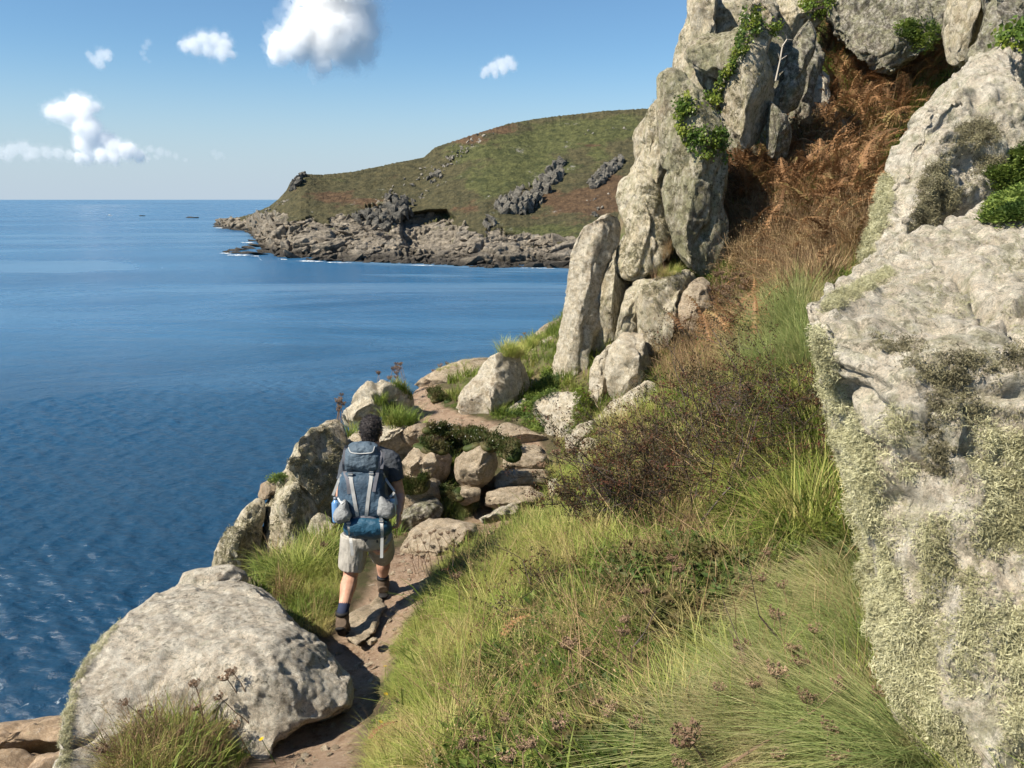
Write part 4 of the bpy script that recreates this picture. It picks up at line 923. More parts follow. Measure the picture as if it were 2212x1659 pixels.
# ------------------------------------------------------------------ the walker
REG['J'] = (640, 880, 5.531)
def remesh_union(meshes, voxel, smooth=2, disp=None):
    bm = bmesh.new()
    for m in meshes: bm.from_mesh(m); bpy.data.meshes.remove(m)
    me = bpy.data.meshes.new('u'); bm.to_mesh(me); bm.free()
    o = bpy.data.objects.new('tmp', me); COL.objects.link(o)
    m = o.modifiers.new('r', 'REMESH'); m.mode = 'VOXEL'; m.voxel_size = voxel
    if smooth: m = o.modifiers.new('s', 'SMOOTH'); m.factor = .5; m.iterations = smooth
    ev = o.evaluated_get(bpy.context.evaluated_depsgraph_get()); r_ = bpy.data.meshes.new_from_object(ev)
    bpy.data.objects.remove(o); bpy.data.meshes.remove(me)
    if disp is not None:
        n = len(r_.vertices); co = np.empty(n * 3, np.float32); r_.vertices.foreach_get('co', co); co = co.reshape(-1, 3).astype(float)
        nn = np.empty(n * 3, np.float32); r_.vertices.foreach_get('normal', nn); nn = nn.reshape(-1, 3).astype(float)
        co += nn * disp(co)[:, None]; r_.vertices.foreach_set('co', co.astype(np.float32).ravel())
    r_.materials.clear(); r_.update(); r_.shade_smooth(); return r_

def tube(pts, rad, n=14, flat=(1.0, 1.0), sub=4, cap=True, side=None):
    """a closed tube through the points; flat = width and depth factors of its section"""
    P = np.array(pts, float); Rr = np.array(rad, float)
    if sub > 1 and len(P) > 2:
        t0 = np.arange(len(P)); tt = np.linspace(0, len(P) - 1, (len(P) - 1) * sub + 1)
        def cr(A):
            out = []
            for t in tt:
                i = min(int(t), len(A) - 2); f = t - i
                a, b, c, d = A[max(i - 1, 0)], A[i], A[i + 1], A[min(i + 2, len(A) - 1)]
                out.append(.5 * ((2 * b) + (c - a) * f + (2 * a - 5 * b + 4 * c - d) * f * f + (3 * b - a - 3 * c + d) * f ** 3))
            return np.array(out)
        P, Rr = cr(P), cr(Rr)
    V = []; F = []
    X0 = np.array(side if side is not None else [1., 0, 0])
    for i in range(len(P)):
        a = P[min(i + 1, len(P) - 1)] - P[max(i - 1, 0)]; a = a / (np.linalg.norm(a) + 1e-9)
        x = X0 - a * (X0 @ a)
        if np.linalg.norm(x) < .1: x = np.array([0, 1., 0]) - a * a[1]
        x /= np.linalg.norm(x); y = np.cross(a, x)
        for k in range(n):
            th = 2 * math.pi * k / n
            V.append(P[i] + Rr[i] * (x * math.cos(th) * flat[0] + y * math.sin(th) * flat[1]))
    for i in range(len(P) - 1):
        for k in range(n):
            F.append([i * n + k, i * n + (k + 1) % n, (i + 1) * n + (k + 1) % n, (i + 1) * n + k])
    if cap:
        F.append(list(range(n))[::-1]); F.append([(len(P) - 1) * n + k for k in range(n)])
    return mesh_from('t', V, F)

def ball(c, r, sc=(1, 1, 1), rot=None):
    bm = bmesh.new(); M = Matrix.Translation(Vector(c)) @ (rot.to_4x4() if rot is not None else Matrix()) @ Matrix.Diagonal((sc[0], sc[1], sc[2], 1))
    bmesh.ops.create_uvsphere(bm, u_segments=20, v_segments=14, radius=r, matrix=M)
    me = bpy.data.meshes.new('b'); bm.to_mesh(me); bm.free(); return me

def strip(P, N, w, th=.004):
    """a flat webbing strap: points, normals, width, thickness"""
    V = []; F = []
    P = np.array(P); N = np.array(N)
    for i in range(len(P)):
        a = P[min(i + 1, len(P) - 1)] - P[max(i - 1, 0)]; a /= np.linalg.norm(a) + 1e-9
        s = np.cross(a, N[i]); s /= np.linalg.norm(s) + 1e-9
        V += [P[i] - s * w / 2, P[i] + s * w / 2, P[i] + s * w / 2 + N[i] * th, P[i] - s * w / 2 + N[i] * th]
    for i in range(len(P) - 1):
        b = 4 * i
        for k in range(4): F.append([b + k, b + (k + 1) % 4, b + 4 + (k + 1) % 4, b + 4 + k])
    F += [[0, 3, 2, 1], [len(V) - 4, len(V) - 3, len(V) - 2, len(V) - 1]]
    return mesh_from('s', V, F, False)

def fabric(name, col, rough=.85, weave=900, fold=0, sheen=.2, col2=None):
    t = NT(name)
    c = t.mix(t.map(t.noise(9, 5, .6), .35, .65), tuple(v * .8 for v in col), tuple(min(1, v * 1.15) for v in col2 or col))
    t.base(c); b = t.bump(t.noise(weave, 2, .5), .25, .0006)
    if fold: t.bump(t.noise(26, 4, .55, t.scale(t.pos, (1, 1, 1.6)), .8), fold, .03, b)
    t.setb(Roughness=rough, Specular_IOR_Level=.25); return t.m

def puff(region, outline, depth, thick, r=.35, folds=.006, voxel=.007, back=.5, fs=9, lean=0, bulge=1.0, seed=1):
    """a stuffed fabric body with the given outline"""
    O = reg(region, outline); Q = []
    for a, b in zip(O, np.roll(O, -1, 0)):
        n = max(1, int(np.linalg.norm(b - a) / 5))
        for k in range(n): Q.append(a + (b - a) * k / n)
    Q = np.array(Q); 
    for _ in range(3): Q = (np.roll(Q, 1, 0) + 2 * Q + np.roll(Q, -1, 0)) / 4
    c = (Q.min(0) + Q.max(0)) / 2; sc = depth / FPX
    U = np.stack([(Q[:, 0] - c[0]) * sc, (c[1] - Q[:, 1]) * sc], 1); ext = U.max(0) - U.min(0); size = ext.min()
    st = size / 20
    gx, gy = np.meshgrid(np.arange(U[:, 0].min(), U[:, 0].max(), st), np.arange(U[:, 1].min(), U[:, 1].max(), st))
    I = np.stack([gx.ravel(), gy.ravel()], 1); I = I[sdist(I, U) > st * .4]
    vo, ed, fa, ov, oe, of = delaunay_2d_cdt([Vector(p) for p in np.vstack([U, I])], [], [list(range(len(U)))], 1, 1e-6)
    V2 = np.array([list(v) for v in vo]); T = [f for f in fa if len(f) == 3]
    s = np.maximum(sdist(V2, U), 0); s[s < 1e-5] = 0
    x = np.clip(s / (r * size), 0, 1); prof = np.clip(1 - (1 - x) ** 2.2, 0, 1) ** (1 / 2.)
    px = V2[:, 0] / sc + c[0]; py = c[1] - V2[:, 1] / sc
    ray = at(c[0], c[1], 1.0); ray /= np.linalg.norm(ray)
    base = at(px, py, np.full(len(px), depth)) + at(px, py, np.ones(len(px))) * (lean * V2[:, 1])[:, None]
    e = .012
    Pf = base - ray * (thick * (1 - back) * prof * bulge + e)[:, None]; Pb = base + ray * (thick * back * prof + e)[:, None]
    n0 = len(V2); F = [[f[0], f[2], f[1]] for f in T] + [[n0 + f[0], n0 + f[1], n0 + f[2]] for f in T]
    es = set((f[i], f[(i + 1) % 3]) for f in T for i in range(3))
    F += [[i, j, n0 + j, n0 + i] for (i, j) in es if (j, i) not in es]
    me = mesh_from('p', np.vstack([Pf, Pb]), F, False)
    def dsp(co):
        q = co * np.array([1, 1, 1.8])
        return folds * (1.3 * fbm(q, fs, 3, seed * 7.) + .9 * (fbm(co * np.array([1, 1, .5]), fs * 1.8, 3, seed * 5., ridge=True) - .4))
    return remesh_union([me], voxel, 2, dsp)

def gp(x, y, d, r='G'):
    q = reg(r, [[x, y]])[0]; return at(q[0], q[1], d)

def build_person():
    skin = NT('skin'); skin.base(skin.mix(skin.map(skin.noise(14, 5, .6), .4, .62), (0.40, 0.215, 0.145), (0.53, 0.31, 0.22))); skin.bump(skin.noise(220, 3, .6), .2, .002); skin.setb(Roughness=.55, Subsurface_Weight=.08, Specular_IOR_Level=.3)
    hairm = NT('dark_hair'); hairm.base(hairm.mix(hairm.noise(60, 4, .7), (0.010, 0.008, 0.008), (0.05, 0.038, 0.036))); hairm.bump(hairm.noise(70, 5, .8, hairm.scale(hairm.pos, (1, 1, .5))), .9, .012); hairm.setb(Roughness=.5, Specular_IOR_Level=.45)
    shirtm = fabric('charcoal_shirt', (0.062, 0.070, 0.084), fold=.4)
    shortm = fabric('grey_shorts', (0.36, 0.335, 0.295), fold=.12)
    sockm = fabric('navy_sock', (0.022, 0.030, 0.060), weave=300)
    bootm = NT('boot_leather'); bootm.base(bootm.mix(bootm.noise(30, 6, .7), (0.060, 0.042, 0.030), (0.17, 0.125, 0.09))); bootm.bump(bootm.noise(90, 5, .7), .4, .004)
    solem = NT('rubber_sole'); solem.base((0.018, 0.017, 0.017)); solem.setb(Roughness=.7)
    # joints
    Hd = gp(578, 212, 6.44); Nk = gp(588, 300, 6.42); Nk0 = gp(582, 350, 6.45)
    Rs, Ls = gp(700, 395, 6.44), gp(452, 400, 6.44)
    Re, Rw = gp(752, 600, 6.44), gp(748, 715, 6.34)
    Le, Lw = gp(392, 600, 6.46), gp(430, 720, 6.62)
    Ch, Pe = gp(578, 480, 6.46), gp(548, 830, 6.46)
    Lh, Rh = gp(478, 880, 6.46), gp(628, 880, 6.48)
    Lk, La = gp(452, 1090, 6.50), gp(402, 1325, 6.25)
    Rk, Ra = gp(652, 985, 6.86), gp(650, 1112, 6.98)
    root = empty('person', tuple(gp(520, 1480, 6.25))); tag(root, 'walker seen from behind in charcoal T-shirt, grey shorts and hiking boots', 'person')
    org = np.array(root.location)
    def fin(name, me, mat, parent=root, label=None):
        me.transform(Matrix.Translation(-Vector(org))); me.name = name
        o = link(name, me, mat, parent)
        if label: o['label'] = label
        return o
    up = np.array([0, 0, 1.]); fw = np.array([.12, .99, 0]); rt = np.array([.99, -.12, 0])
    M = []
    hr = Matrix.Rotation(R(-8), 3, 'Z')
    M += [ball(Hd + .012 * up, .088, (.93, 1.12, 1.2), hr), ball(Hd + .035 * fw - .045 * up, .064, (.98, 1.1, 1.15), hr)]      # skull and jaw
    M += [ball(Hd + .106 * fw - .012 * up, .014, (.8, 1.2, 1.5))]                                                              # nose
    M += [ball(Hd + .096 * fw + .014 * up + sx * .03 * rt, .014) for sx in (-1, 1)] + [ball(Hd + .095 * fw - .05 * up, .02, (1.3, .7, .5))]
    M += [ball(Hd - .004 * fw - .012 * up + sx * .084 * rt, .030, (.32, .62, 1.05)) for sx in (-1, 1)]                         # ears
    M += [tube([Nk0 - .02 * up, Nk, Hd - .04 * up + .0 * fw], [.066, .056, .058])]
    M += [tube([Nk0 + .01 * up, Ch + .08 * up, Ch, (Ch + Pe) / 2, Pe, Pe - .07 * up], [.11, .17, .175, .155, .165, .12], flat=(1, .62), n=20)]
    M += [tube([Nk0, (Nk0 + Rs) / 2, Rs], [.075, .07, .06]), tube([Nk0, (Nk0 + Ls) / 2, Ls], [.075, .07, .06])]
    for (S_, E_, W_) in ((Rs, Re, Rw), (Ls, Le, Lw)):
        M += [tube([S_, S_ * .7 + E_ * .3, S_ * .35 + E_ * .65, E_, E_ * .72 + W_ * .28, E_ * .35 + W_ * .65, W_], [.058, .056, .048, .041, .045, .036, .028])]
    # right hand: palm and five curled fingers, thumb on the side
    def hand(W_, E_, s_):
        a = (W_ - E_); a /= np.linalg.norm(a); lat = rt * s_; pal = -lat
        c_ = W_ + a * .045
        out = [tube([W_ - a * .01, W_ + a * .02, W_ + a * .055, W_ + a * .085], [.027, .035, .040, .034], flat=(.52, 1.0), n=12)]
        fl = [.068, .078, .073, .058]
        for k in range(4):
            o_ = W_ + a * .080 + fw * (.030 - .020 * k)
            l = fl[k]
            p1 = o_ + a * l * .45 + pal * .006; p2 = p1 + a * l * .12 + pal * l * .36; p3 = p2 - a * l * .2 + pal * l * .18
            out.append(tube([o_ - a * .02, o_, p1, p2, p3], [.0095, .0095, .009, .008, .0068], n=8, sub=3))
        o_ = W_ + a * .022 + fw * .024
        out.append(tube([o_ - fw * .01, o_ + fw * .018 + a * .018 + pal * .01, o_ + fw * .018 + a * .045 + pal * .02, o_ + fw * .008 + a * .066 + pal * .026], [.014, .0125, .010, .0085], n=8, sub=3))
        return out
    M += hand(Rw, Re, 1) + hand(Lw, Le, -1)
    # legs
    M += [tube([Lh, (Lh + Lk) / 2, Lk, Lk * .72 + La * .28, Lk * .4 + La * .6, La, La - .05 * up], [.095, .085, .060, .066, .050, .037, .037], n=16)]
    M += [tube([Rh, (Rh + Rk) / 2, Rk, Rk * .62 + Ra * .38, Rk * .25 + Ra * .75, Ra, Ra - .05 * up], [.095, .085, .060, .060, .046, .037, .037], n=16)]
    fin('body', remesh_union(M, .0055, 2), skin.m)
    # hair: a thick short cap, nape tapering
    hm = [ball(Hd + .030 * up - .006 * fw, .091, (.96, 1.13, 1.13), hr), ball(Hd + .085 * up + .02 * fw, .055, (1.2, 1.4, .75), hr), ball(Hd - .030 * up - .045 * fw, .060, (1.16, .85, 1.25), hr), ball(Hd - .085 * up - .052 * fw, .036, (1.3, .6, 1.1), hr)]
    def hd_(co): return .007 * fbm(co, 34, 3) + .004 * fbm(co * np.array([1, 1, .6]), 95, 3, 5)
    hair = remesh_union(hm, .0045, 1, hd_)
    bm = bmesh.new(); bm.from_mesh(hair)                     # open the cap in front so the face shows
    fc = Vector(Hd); dl = [v for v in bm.verts if (v.co - fc).dot(Vector(fw)) > .045 and (v.co - fc).z < .045 or ((v.co - fc).z < -.015 and (v.co - fc).dot(Vector(fw)) > -.03)]
    bmesh.ops.delete(bm, geom=dl, context='VERTS'); bm.to_mesh(hair); bm.free(); hair.shade_smooth()
    ho = fin('hair', hair, hairm.m)
    V = []; F = []; rh = np.random.default_rng(9)               # the tips of the locks
    co = [(np.array(v.co), np.array(v.normal)) for v in hair.vertices]
    for _ in range(2600):
        c_, n_ = co[int(rh.integers(len(co)))]; d = n_ * .6 + np.array([rh.normal() * .5, rh.normal() * .5, -.35 + rh.normal() * .45]); d /= np.linalg.norm(d); L = rh.uniform(.012, .026)
        sd = np.cross(d, n_); sd /= np.linalg.norm(sd) + 1e-9; k = len(V); q = c_ - n_ * .003; V += [q - sd * .002, q + sd * .002, q + d * L * .6 + sd * .0014 + n_ * .003, q + d * L * .6 - sd * .0014 + n_ * .003, q + d * L]
        F += [[k, k + 1, k + 2, k + 3], [k + 3, k + 2, k + 4]]
    lo_ = link('locks', mesh_from('locks', V, F, False), hairm.m, ho); lo_['kind'] = 'stuff'
    # shirt
    sm = [tube([Nk0 + .035 * up, Nk0 - .01 * up, Ch + .09 * up, Ch, (Ch + Pe) / 2, Pe, Pe - .03 * up], [.080, .125, .192, .190, .175, .185, .180], flat=(1, .66), n=24)]
    for S_, E_, kk in ((Rs, Re, 1), (Ls, Le, -1)):
        sm += [tube([Nk0 + .01 * up, (Nk0 + S_) / 2 + .0 * up, S_, S_ * .6 + E_ * .4, S_ * .42 + E_ * .58], [.08, .084, .078, .072, .070])]
    fin('shirt', remesh_union(sm, .006, 2, lambda co: .005 * fbm(co * np.array([1, 1, .6]), 12, 3) + .003 * fbm(co, 30, 2, 4)), shirtm)
    # shorts: seat and two legs with open hems
    hemL = Lk * .88 + Lh * .12 + .02 * up; hemR = Rk * .82 + Rh * .18
    sh = [tube([Pe + .05 * up, Pe, Pe - .09 * up, Pe - .13 * up], [.165, .178, .172, .12], flat=(1, .70), n=24),
          tube([Lh + .05 * up, (Lh + Lk) / 2, hemL], [.112, .112, .103], n=20, flat=(1.0, 1.0)), tube([Rh + .05 * up, (Rh + Rk) / 2, hemR], [.108, .108, .098], n=20)]
    fin('shorts', remesh_union(sh, .006, 1, lambda co: .006 * fbm(co * np.array([1, 1, .45]), 13, 3) + .004 * (fbm(co * np.array([1, 1, .4]), 26, 2, 4, ridge=True) - .4)), shortm)
    # socks and boots
    fin('sock', tube([La * .72 + Lk * .28, La * .85 + Lk * .15, La, La - .04 * up], [.044, .045, .043, .042], n=18), sockm)
    fin('sock', tube([Ra * .74 + Rk * .26, Ra, Ra - .04 * up], [.044, .044, .043], n=18), sockm)
    def boot(A, toe_dir, heel_up):
        """A ankle; the foot runs along toe_dir, sole down, heel raised by heel_up degrees"""
        f = np.array(toe_dir); f /= np.linalg.norm(f); side = np.cross(f, up); side /= np.linalg.norm(side)
        th = R(heel_up); ff = f * math.cos(th) - up * math.sin(th); uu = up * math.cos(th) + f * math.sin(th)
        c = A - up * .01
        heel = c - uu * .075 - ff * .035; 
        parts = [tube([c + up * .045, c + .0 * up, c - uu * .05, heel + uu * .02], [.050, .052, .050, .046], n=18, side=side),
                 tube([heel + uu * .028 - ff * .012, heel + ff * .07 + uu * .035, heel + ff * .15 + uu * .018, heel + ff * .215 + uu * .008, heel + ff * .245 + uu * .004], [.044, .052, .050, .040, .022], n=18, flat=(1, .86), side=side)]
        sole = [tube([heel - ff * .045 - uu * .022, heel - ff * .02 - uu * .022, heel + ff * .06 - uu * .022, heel + ff * .15 - uu * .022, heel + ff * .22 - uu * .016, heel + ff * .27 - uu * .006], [.022, .043, .042, .052, .044, .02], n=16, flat=(1, .36), side=side)]
        up_ = remesh_union(parts, .005, 2, lambda co: .0015 * fbm(co, 40, 3))
        b = fin('boot', up_, bootm.m); so = remesh_union(sole, .0045, 1)
        so.transform(Matrix.Translation(-Vector(org))); so.name = 'sole'; link('sole', so, solem.m, b)
        cu = tube([c + up * .035, c + up * .058], [.054, .053], n=18, side=side); cu.transform(Matrix.Translation(-Vector(org))); cu.name = 'padded_collar'; link('padded_collar', cu, solem.m, b)
    boot(La - .03 * up, [-.02, 1, 0], 42)
    boot(Ra - .025 * up, [-.12, 1, .12], 0)
    build_pack()

def build_pack():
    navy = fabric('navy_nylon', (0.030, 0.052, 0.080), rough=.6, fold=.35, col2=(0.045, 0.078, 0.115))
    slate = fabric('slate_nylon', (0.075, 0.105, 0.135), rough=.6, fold=.45)
    teal = fabric('teal_nylon', (0.018, 0.070, 0.120), rough=.55, fold=.35)
    mesh_ = fabric('grey_mesh', (0.23, 0.235, 0.235), rough=.8, fold=.5, weave=500)
    web = fabric('grey_webbing', (0.42, 0.42, 0.41), rough=.8, weave=700)
    web2 = fabric('charcoal_webbing', (0.14, 0.14, 0.16), rough=.8, weave=700)
    buck = NT('grey_plastic'); buck.base((0.10, 0.12, 0.15)); buck.setb(Roughness=.4, Specular_IOR_Level=.5)
    org = gp(815, 1500, 6.1, 'J'); root = empty('backpack', tuple(org)); tag(root, 'large navy trekking backpack with grey straps and mesh side pockets', 'backpack')
    parts = []
    def fin(name, me, mat, parent=None, label=None):
        me.transform(Matrix.Translation(-Vector(org))); me.name = name
        o = link(name, me, mat, parent or root)
        if label: o['label'] = label
        return o
    pb = fin('main_compartment', puff('J', '585,760 1050,760 1095,900 1120,1060 1150,1200 1120,1370 1000,1400 640,1400 560,1360 520,1200 510,1060 525,900', 6.13, .30, r=.30, folds=.006), navy)
    lid = fin('lid', puff('J', '592,520 640,462 720,432 830,425 930,440 1010,480 1050,540 1058,640 1040,760 1000,800 900,812 720,812 610,795 568,760 560,640', 6.08, .27, r=.36, folds=.012, fs=7, seed=4, back=.6), slate)
    low = fin('lower_compartment', puff('J', '575,1420 640,1345 780,1320 1000,1325 1120,1365 1178,1420 1172,1490 1120,1560 1040,1598 860,1606 680,1596 610,1545 568,1480', 6.10, .27, r=.42, folds=.006, seed=6), teal)
    fp = fin('front_panel', puff('J', '640,800 985,800 1000,1000 990,1200 960,1335 700,1335 660,1150 625,950', 6.02, .08, r=.35, folds=.008, fs=10, seed=9, back=.9), navy)
    lpk = fin('side_pocket', puff('J', '610,1095 640,1200 690,1330 680,1365 600,1400 530,1436 485,1436 455,1400 455,1300 520,1200', 5.99, .14, r=.35, folds=.007, seed=12), mesh_)
    rpk = fin('side_pocket', puff('J', '1015,1068 1100,1130 1200,1190 1208,1335 1150,1372 1060,1350 975,1312 1000,1190', 5.99, .14, r=.35, folds=.006, seed=14), mesh_)
    # straps lie on what is already there
    solids = [o for o in root.children if o.type == 'MESH']
    from mathutils.bvhtree import BVHTree
    Vv = []; Ff = []
    for o in solids:
        b = len(Vv); Vv += [v.co + Vector(org) for v in o.data.vertices]; Ff += [[b + i for i in p.vertices] for p in o.data.polygons]
    bvh = BVHTree.FromPolygons(Vv, Ff)
    def on(x, y, dflt=6.0, lift=.004):
        ray = gp(x, y, 1.0, 'J'); ray /= np.linalg.norm(ray)
        h = bvh.ray_cast(Vector((0, 0, 0)), Vector(ray), 20)
        if h[0] is None: return gp(x, y, dflt, 'J'), -ray
        return np.array(h[0]) - ray * lift, -ray
    def strap(pts, w, mat, name='strap', dflt=6.0, n=22, lift=.004):
        pts = np.array(pts, float); L = np.concatenate([[0], np.cumsum(np.linalg.norm(np.diff(pts, axis=0), axis=1))])
        P = []; N = []
        for s in np.linspace(0, L[-1], n):
            x, y = np.interp(s, L, pts[:, 0]), np.interp(s, L, pts[:, 1]); p, nn = on(x, y, dflt, lift); P.append(p); N.append(nn)
        P = np.array(P)
        for _ in range(2): P[1:-1] = (P[:-2] + 2 * P[1:-1] + P[2:]) / 4
        return fin(name, strip(P, N, w, .0035), mat)
    def buckle(x, y, h=80, w=46):
        p, nn = on(x, y, lift=.006); k = 6.0 / FPX / 5.531
        bm = bmesh.new(); bmesh.ops.create_cube(bm, size=1)
        for v in bm.verts: v.co = Vector((v.co.x * w * k * (1.1 if v.co.z > 0 else .9), v.co.y * .014, v.co.z * h * k))
        bmesh.ops.bevel(bm, geom=bm.edges[:], offset=.003, segments=2)
        me = bpy.data.meshes.new('b'); bm.to_mesh(me); bm.free(); me.transform(Matrix.Translation(Vector(p)))
        b = fin('buckle', me, buck.m)
        for dz in (-.25, .25):
            bm = bmesh.new(); bmesh.ops.create_cube(bm, size=1)
            for v in bm.verts: v.co = Vector((v.co.x * w * k * 1.25, v.co.y * .018, v.co.z * .006 + dz * h * k))
            me = bpy.data.meshes.new('bar'); bm.to_mesh(me); bm.free(); me.transform(Matrix.Translation(Vector(p))); me.transform(Matrix.Translation(-Vector(org))); link('bar', me, web, b)
    strap([(668, 800), (672, 900), (700, 1060), (728, 1220), (752, 1330)], .026, web)
    strap([(918, 790), (910, 900), (885, 1060), (868, 1200), (855, 1330)], .026, web)
    buckle(668, 840); buckle(918, 835)
    strap([(620, 480), (598, 560), (590, 680), (596, 800), (640, 900), (650, 1060)], .030, web2)
    strap([(985, 500), (1030, 560), (1010, 700), (985, 830), (960, 940), (945, 1035)], .026, web2)
    strap([(1062, 560), (1055, 640), (1040, 760)], .022, web2)
    strap([(1055, 815), (1100, 900), (1150, 970), (1195, 1030)], .018, web, dflt=6.08)
    strap([(1195, 1040), (1150, 1090), (1105, 1140)], .018, web, dflt=6.06)
    strap([(1190, 1050), (1212, 1120), (1222, 1190)], .016, web, dflt=6.1)
    strap([(560, 830), (520, 910), (490, 990), (455, 1080)], .020, web, dflt=6.08)
    strap([(515, 1095), (540, 1140), (570, 1175)], .020, web, dflt=6.06)
    strap([(640, 1345), (648, 1440), (655, 1540), (668, 1600), (680, 1700), (690, 1800)], .022, web)
    strap([(1030, 1335), (1040, 1420), (1048, 1520), (1045, 1600), (1042, 1720), (1040, 1830)], .022, web)
    buckle(645, 1425, 70, 40); buckle(1038, 1400, 70, 40)
    strap([(700, 1350), (780, 1335), (880, 1335), (975, 1350)], .016, web2, name='haul_loop')
    strap([(640, 500), (660, 565), (780, 578), (935, 565), (955, 490)], .006, web, name='lid_seam')
    # a seam across the lid pocket, bottles in the side pockets
    bl = NT('blue_bottle'); bl.base((0.10, 0.22, 0.42)); bl.setb(Roughness=.25, Specular_IOR_Level=.5)
    cl = NT('pale_bottle'); cl.base((0.45, 0.62, 0.75)); cl.setb(Roughness=.2, Specular_IOR_Level=.5)
    for (x0, y0, x1, y1, m, lab) in ((505, 1400, 490, 1130, bl.m, 'blue drinking bottle tucked in the pack pocket over the sunlit arm'), (1160, 1330, 1165, 1110, cl.m, 'pale blue drinking bottle in the pack pocket beside the bare forearm')):
        a, b = gp(x0, y0, 6.16, 'J'), gp(x1, y1, 6.16, 'J')
        r_ = empty('water_bottle', tuple(a)); tag(r_, lab, 'bottle')
        me = tube([a, a * .9 + b * .1, a * .2 + b * .8, a * .1 + b * .9, b], [.026, .034, .034, .028, .018], n=18); me.transform(Matrix.Translation(-Vector(a))); link('bottle_body', me, m, r_)
        u = (b - a) / np.linalg.norm(b - a); me = tube([b - u * .004, b + u * .022], [.019, .018], n=16); me.transform(Matrix.Translation(-Vector(a))); link('cap', me, buck.m, r_)
# ------------------------------------------------------------------ plants
def leafmat(name, ca, cb, cc=None, trans=.35, rough=.6, wn_=2.2, patch=.5):
    """blades and leaves: colour varies from tuft to tuft and over the slope"""
    t = NT(name); oi = t.new('ShaderNodeObjectInfo')
    c = t.mix(oi.outputs['Random'], ca, cb)
    if cc is not None: c = t.mix(t.map(t.noise(wn_, 5, .65), patch - .04, patch + .10), c, cc)
    c = t.mix(t.map(t.noise(31, 3, .6), .3, .7), t.mix(.3, c, (0.03, 0.025, 0.01)), c)
    t.base(c); t.setb(Roughness=rough, Specular_IOR_Level=.25)
    tr = t.new('ShaderNodeBsdfTranslucent'); t.put(tr.inputs[0], c)
    mx = t.new('ShaderNodeMixShader'); mx.inputs[0].default_value = trans
    t.l.new(t.b.outputs[0], mx.inputs[1]); t.l.new(tr.outputs[0], mx.inputs[2])
    out = t.n['Material Output']; t.l.new(mx.outputs[0], out.inputs['Surface'])
    return t.m

def blades(seed, n, h, rad, droop, w, segs=3, hv=.35, lean=(0, 0), curl=0.0):
    rg = np.random.default_rng(seed); V = []; F = []
    for i in range(n):
        a = rg.uniform(0, 6.283); r = rad * math.sqrt(rg.uniform()); b = np.array([r * math.cos(a), r * math.sin(a), -.02])
        az = a + rg.normal() * .8; o = np.array([math.cos(az), math.sin(az), 0]) * droop * rg.uniform(.3, 1.4) + np.array([lean[0], lean[1], 0])
        hh = h * (1 + hv * rg.normal() * .7); hh = max(hh, h * .3); side = np.array([-math.sin(az + curl), math.cos(az + curl), 0]); ww = w * rg.uniform(.6, 1.25)
        k0 = len(V)
        for s in range(segs + 1):
            t = s / segs; z = hh * (t - .38 * t * t * min(1.4, np.linalg.norm(o) / max(h, .01)))
            p = b + o * t * t * hh / h + np.array([0, 0, z]); wt = ww * (1 - t ** 1.6) * .5
            if s < segs: V += [p - side * wt, p + side * wt]
            else: V.append(p)
            if 0 < s < segs: k = k0 + 2 * s; F.append([k - 2, k - 1, k + 1, k])
        k = k0 + 2 * (segs - 1); F.append([k, k + 1, k + 2])
    return V, F

def leaf(V, F, p, d, n, L, W):
    """one small folded leaf"""
    d = d / (np.linalg.norm(d) + 1e-9); s = np.cross(d, n); s /= np.linalg.norm(s) + 1e-9; u = np.cross(s, d)
    k = len(V); V += [p, p + d * L * .45 + s * W * .5 + u * W * .12, p + d * L, p + d * L * .45 - s * W * .5 + u * W * .12]
    F.append([k, k + 1, k + 2]); F.append([k, k + 2, k + 3])

def herb(seed, n, rad, h, L, W, up=.5):
    rg = np.random.default_rng(seed); V = []; F = []
    for i in range(n):
        a = rg.uniform(0, 6.283); r = rad * math.sqrt(rg.uniform()); z = h * rg.uniform(.2, 1) * (1 - .6 * (r / rad) ** 2)
        p = np.array([r * math.cos(a), r * math.sin(a), z]); d = np.array([math.cos(a), math.sin(a), 0]) * rg.uniform(.3, 1) + rg.normal(size=3) * .5; d[2] = abs(d[2]) * up + .1
        nn = np.array([0, 0, 1]) + rg.normal(size=3) * .35
        leaf(V, F, p, d, nn, L * rg.uniform(.6, 1.3), W * rg.uniform(.7, 1.2))
    return V, F

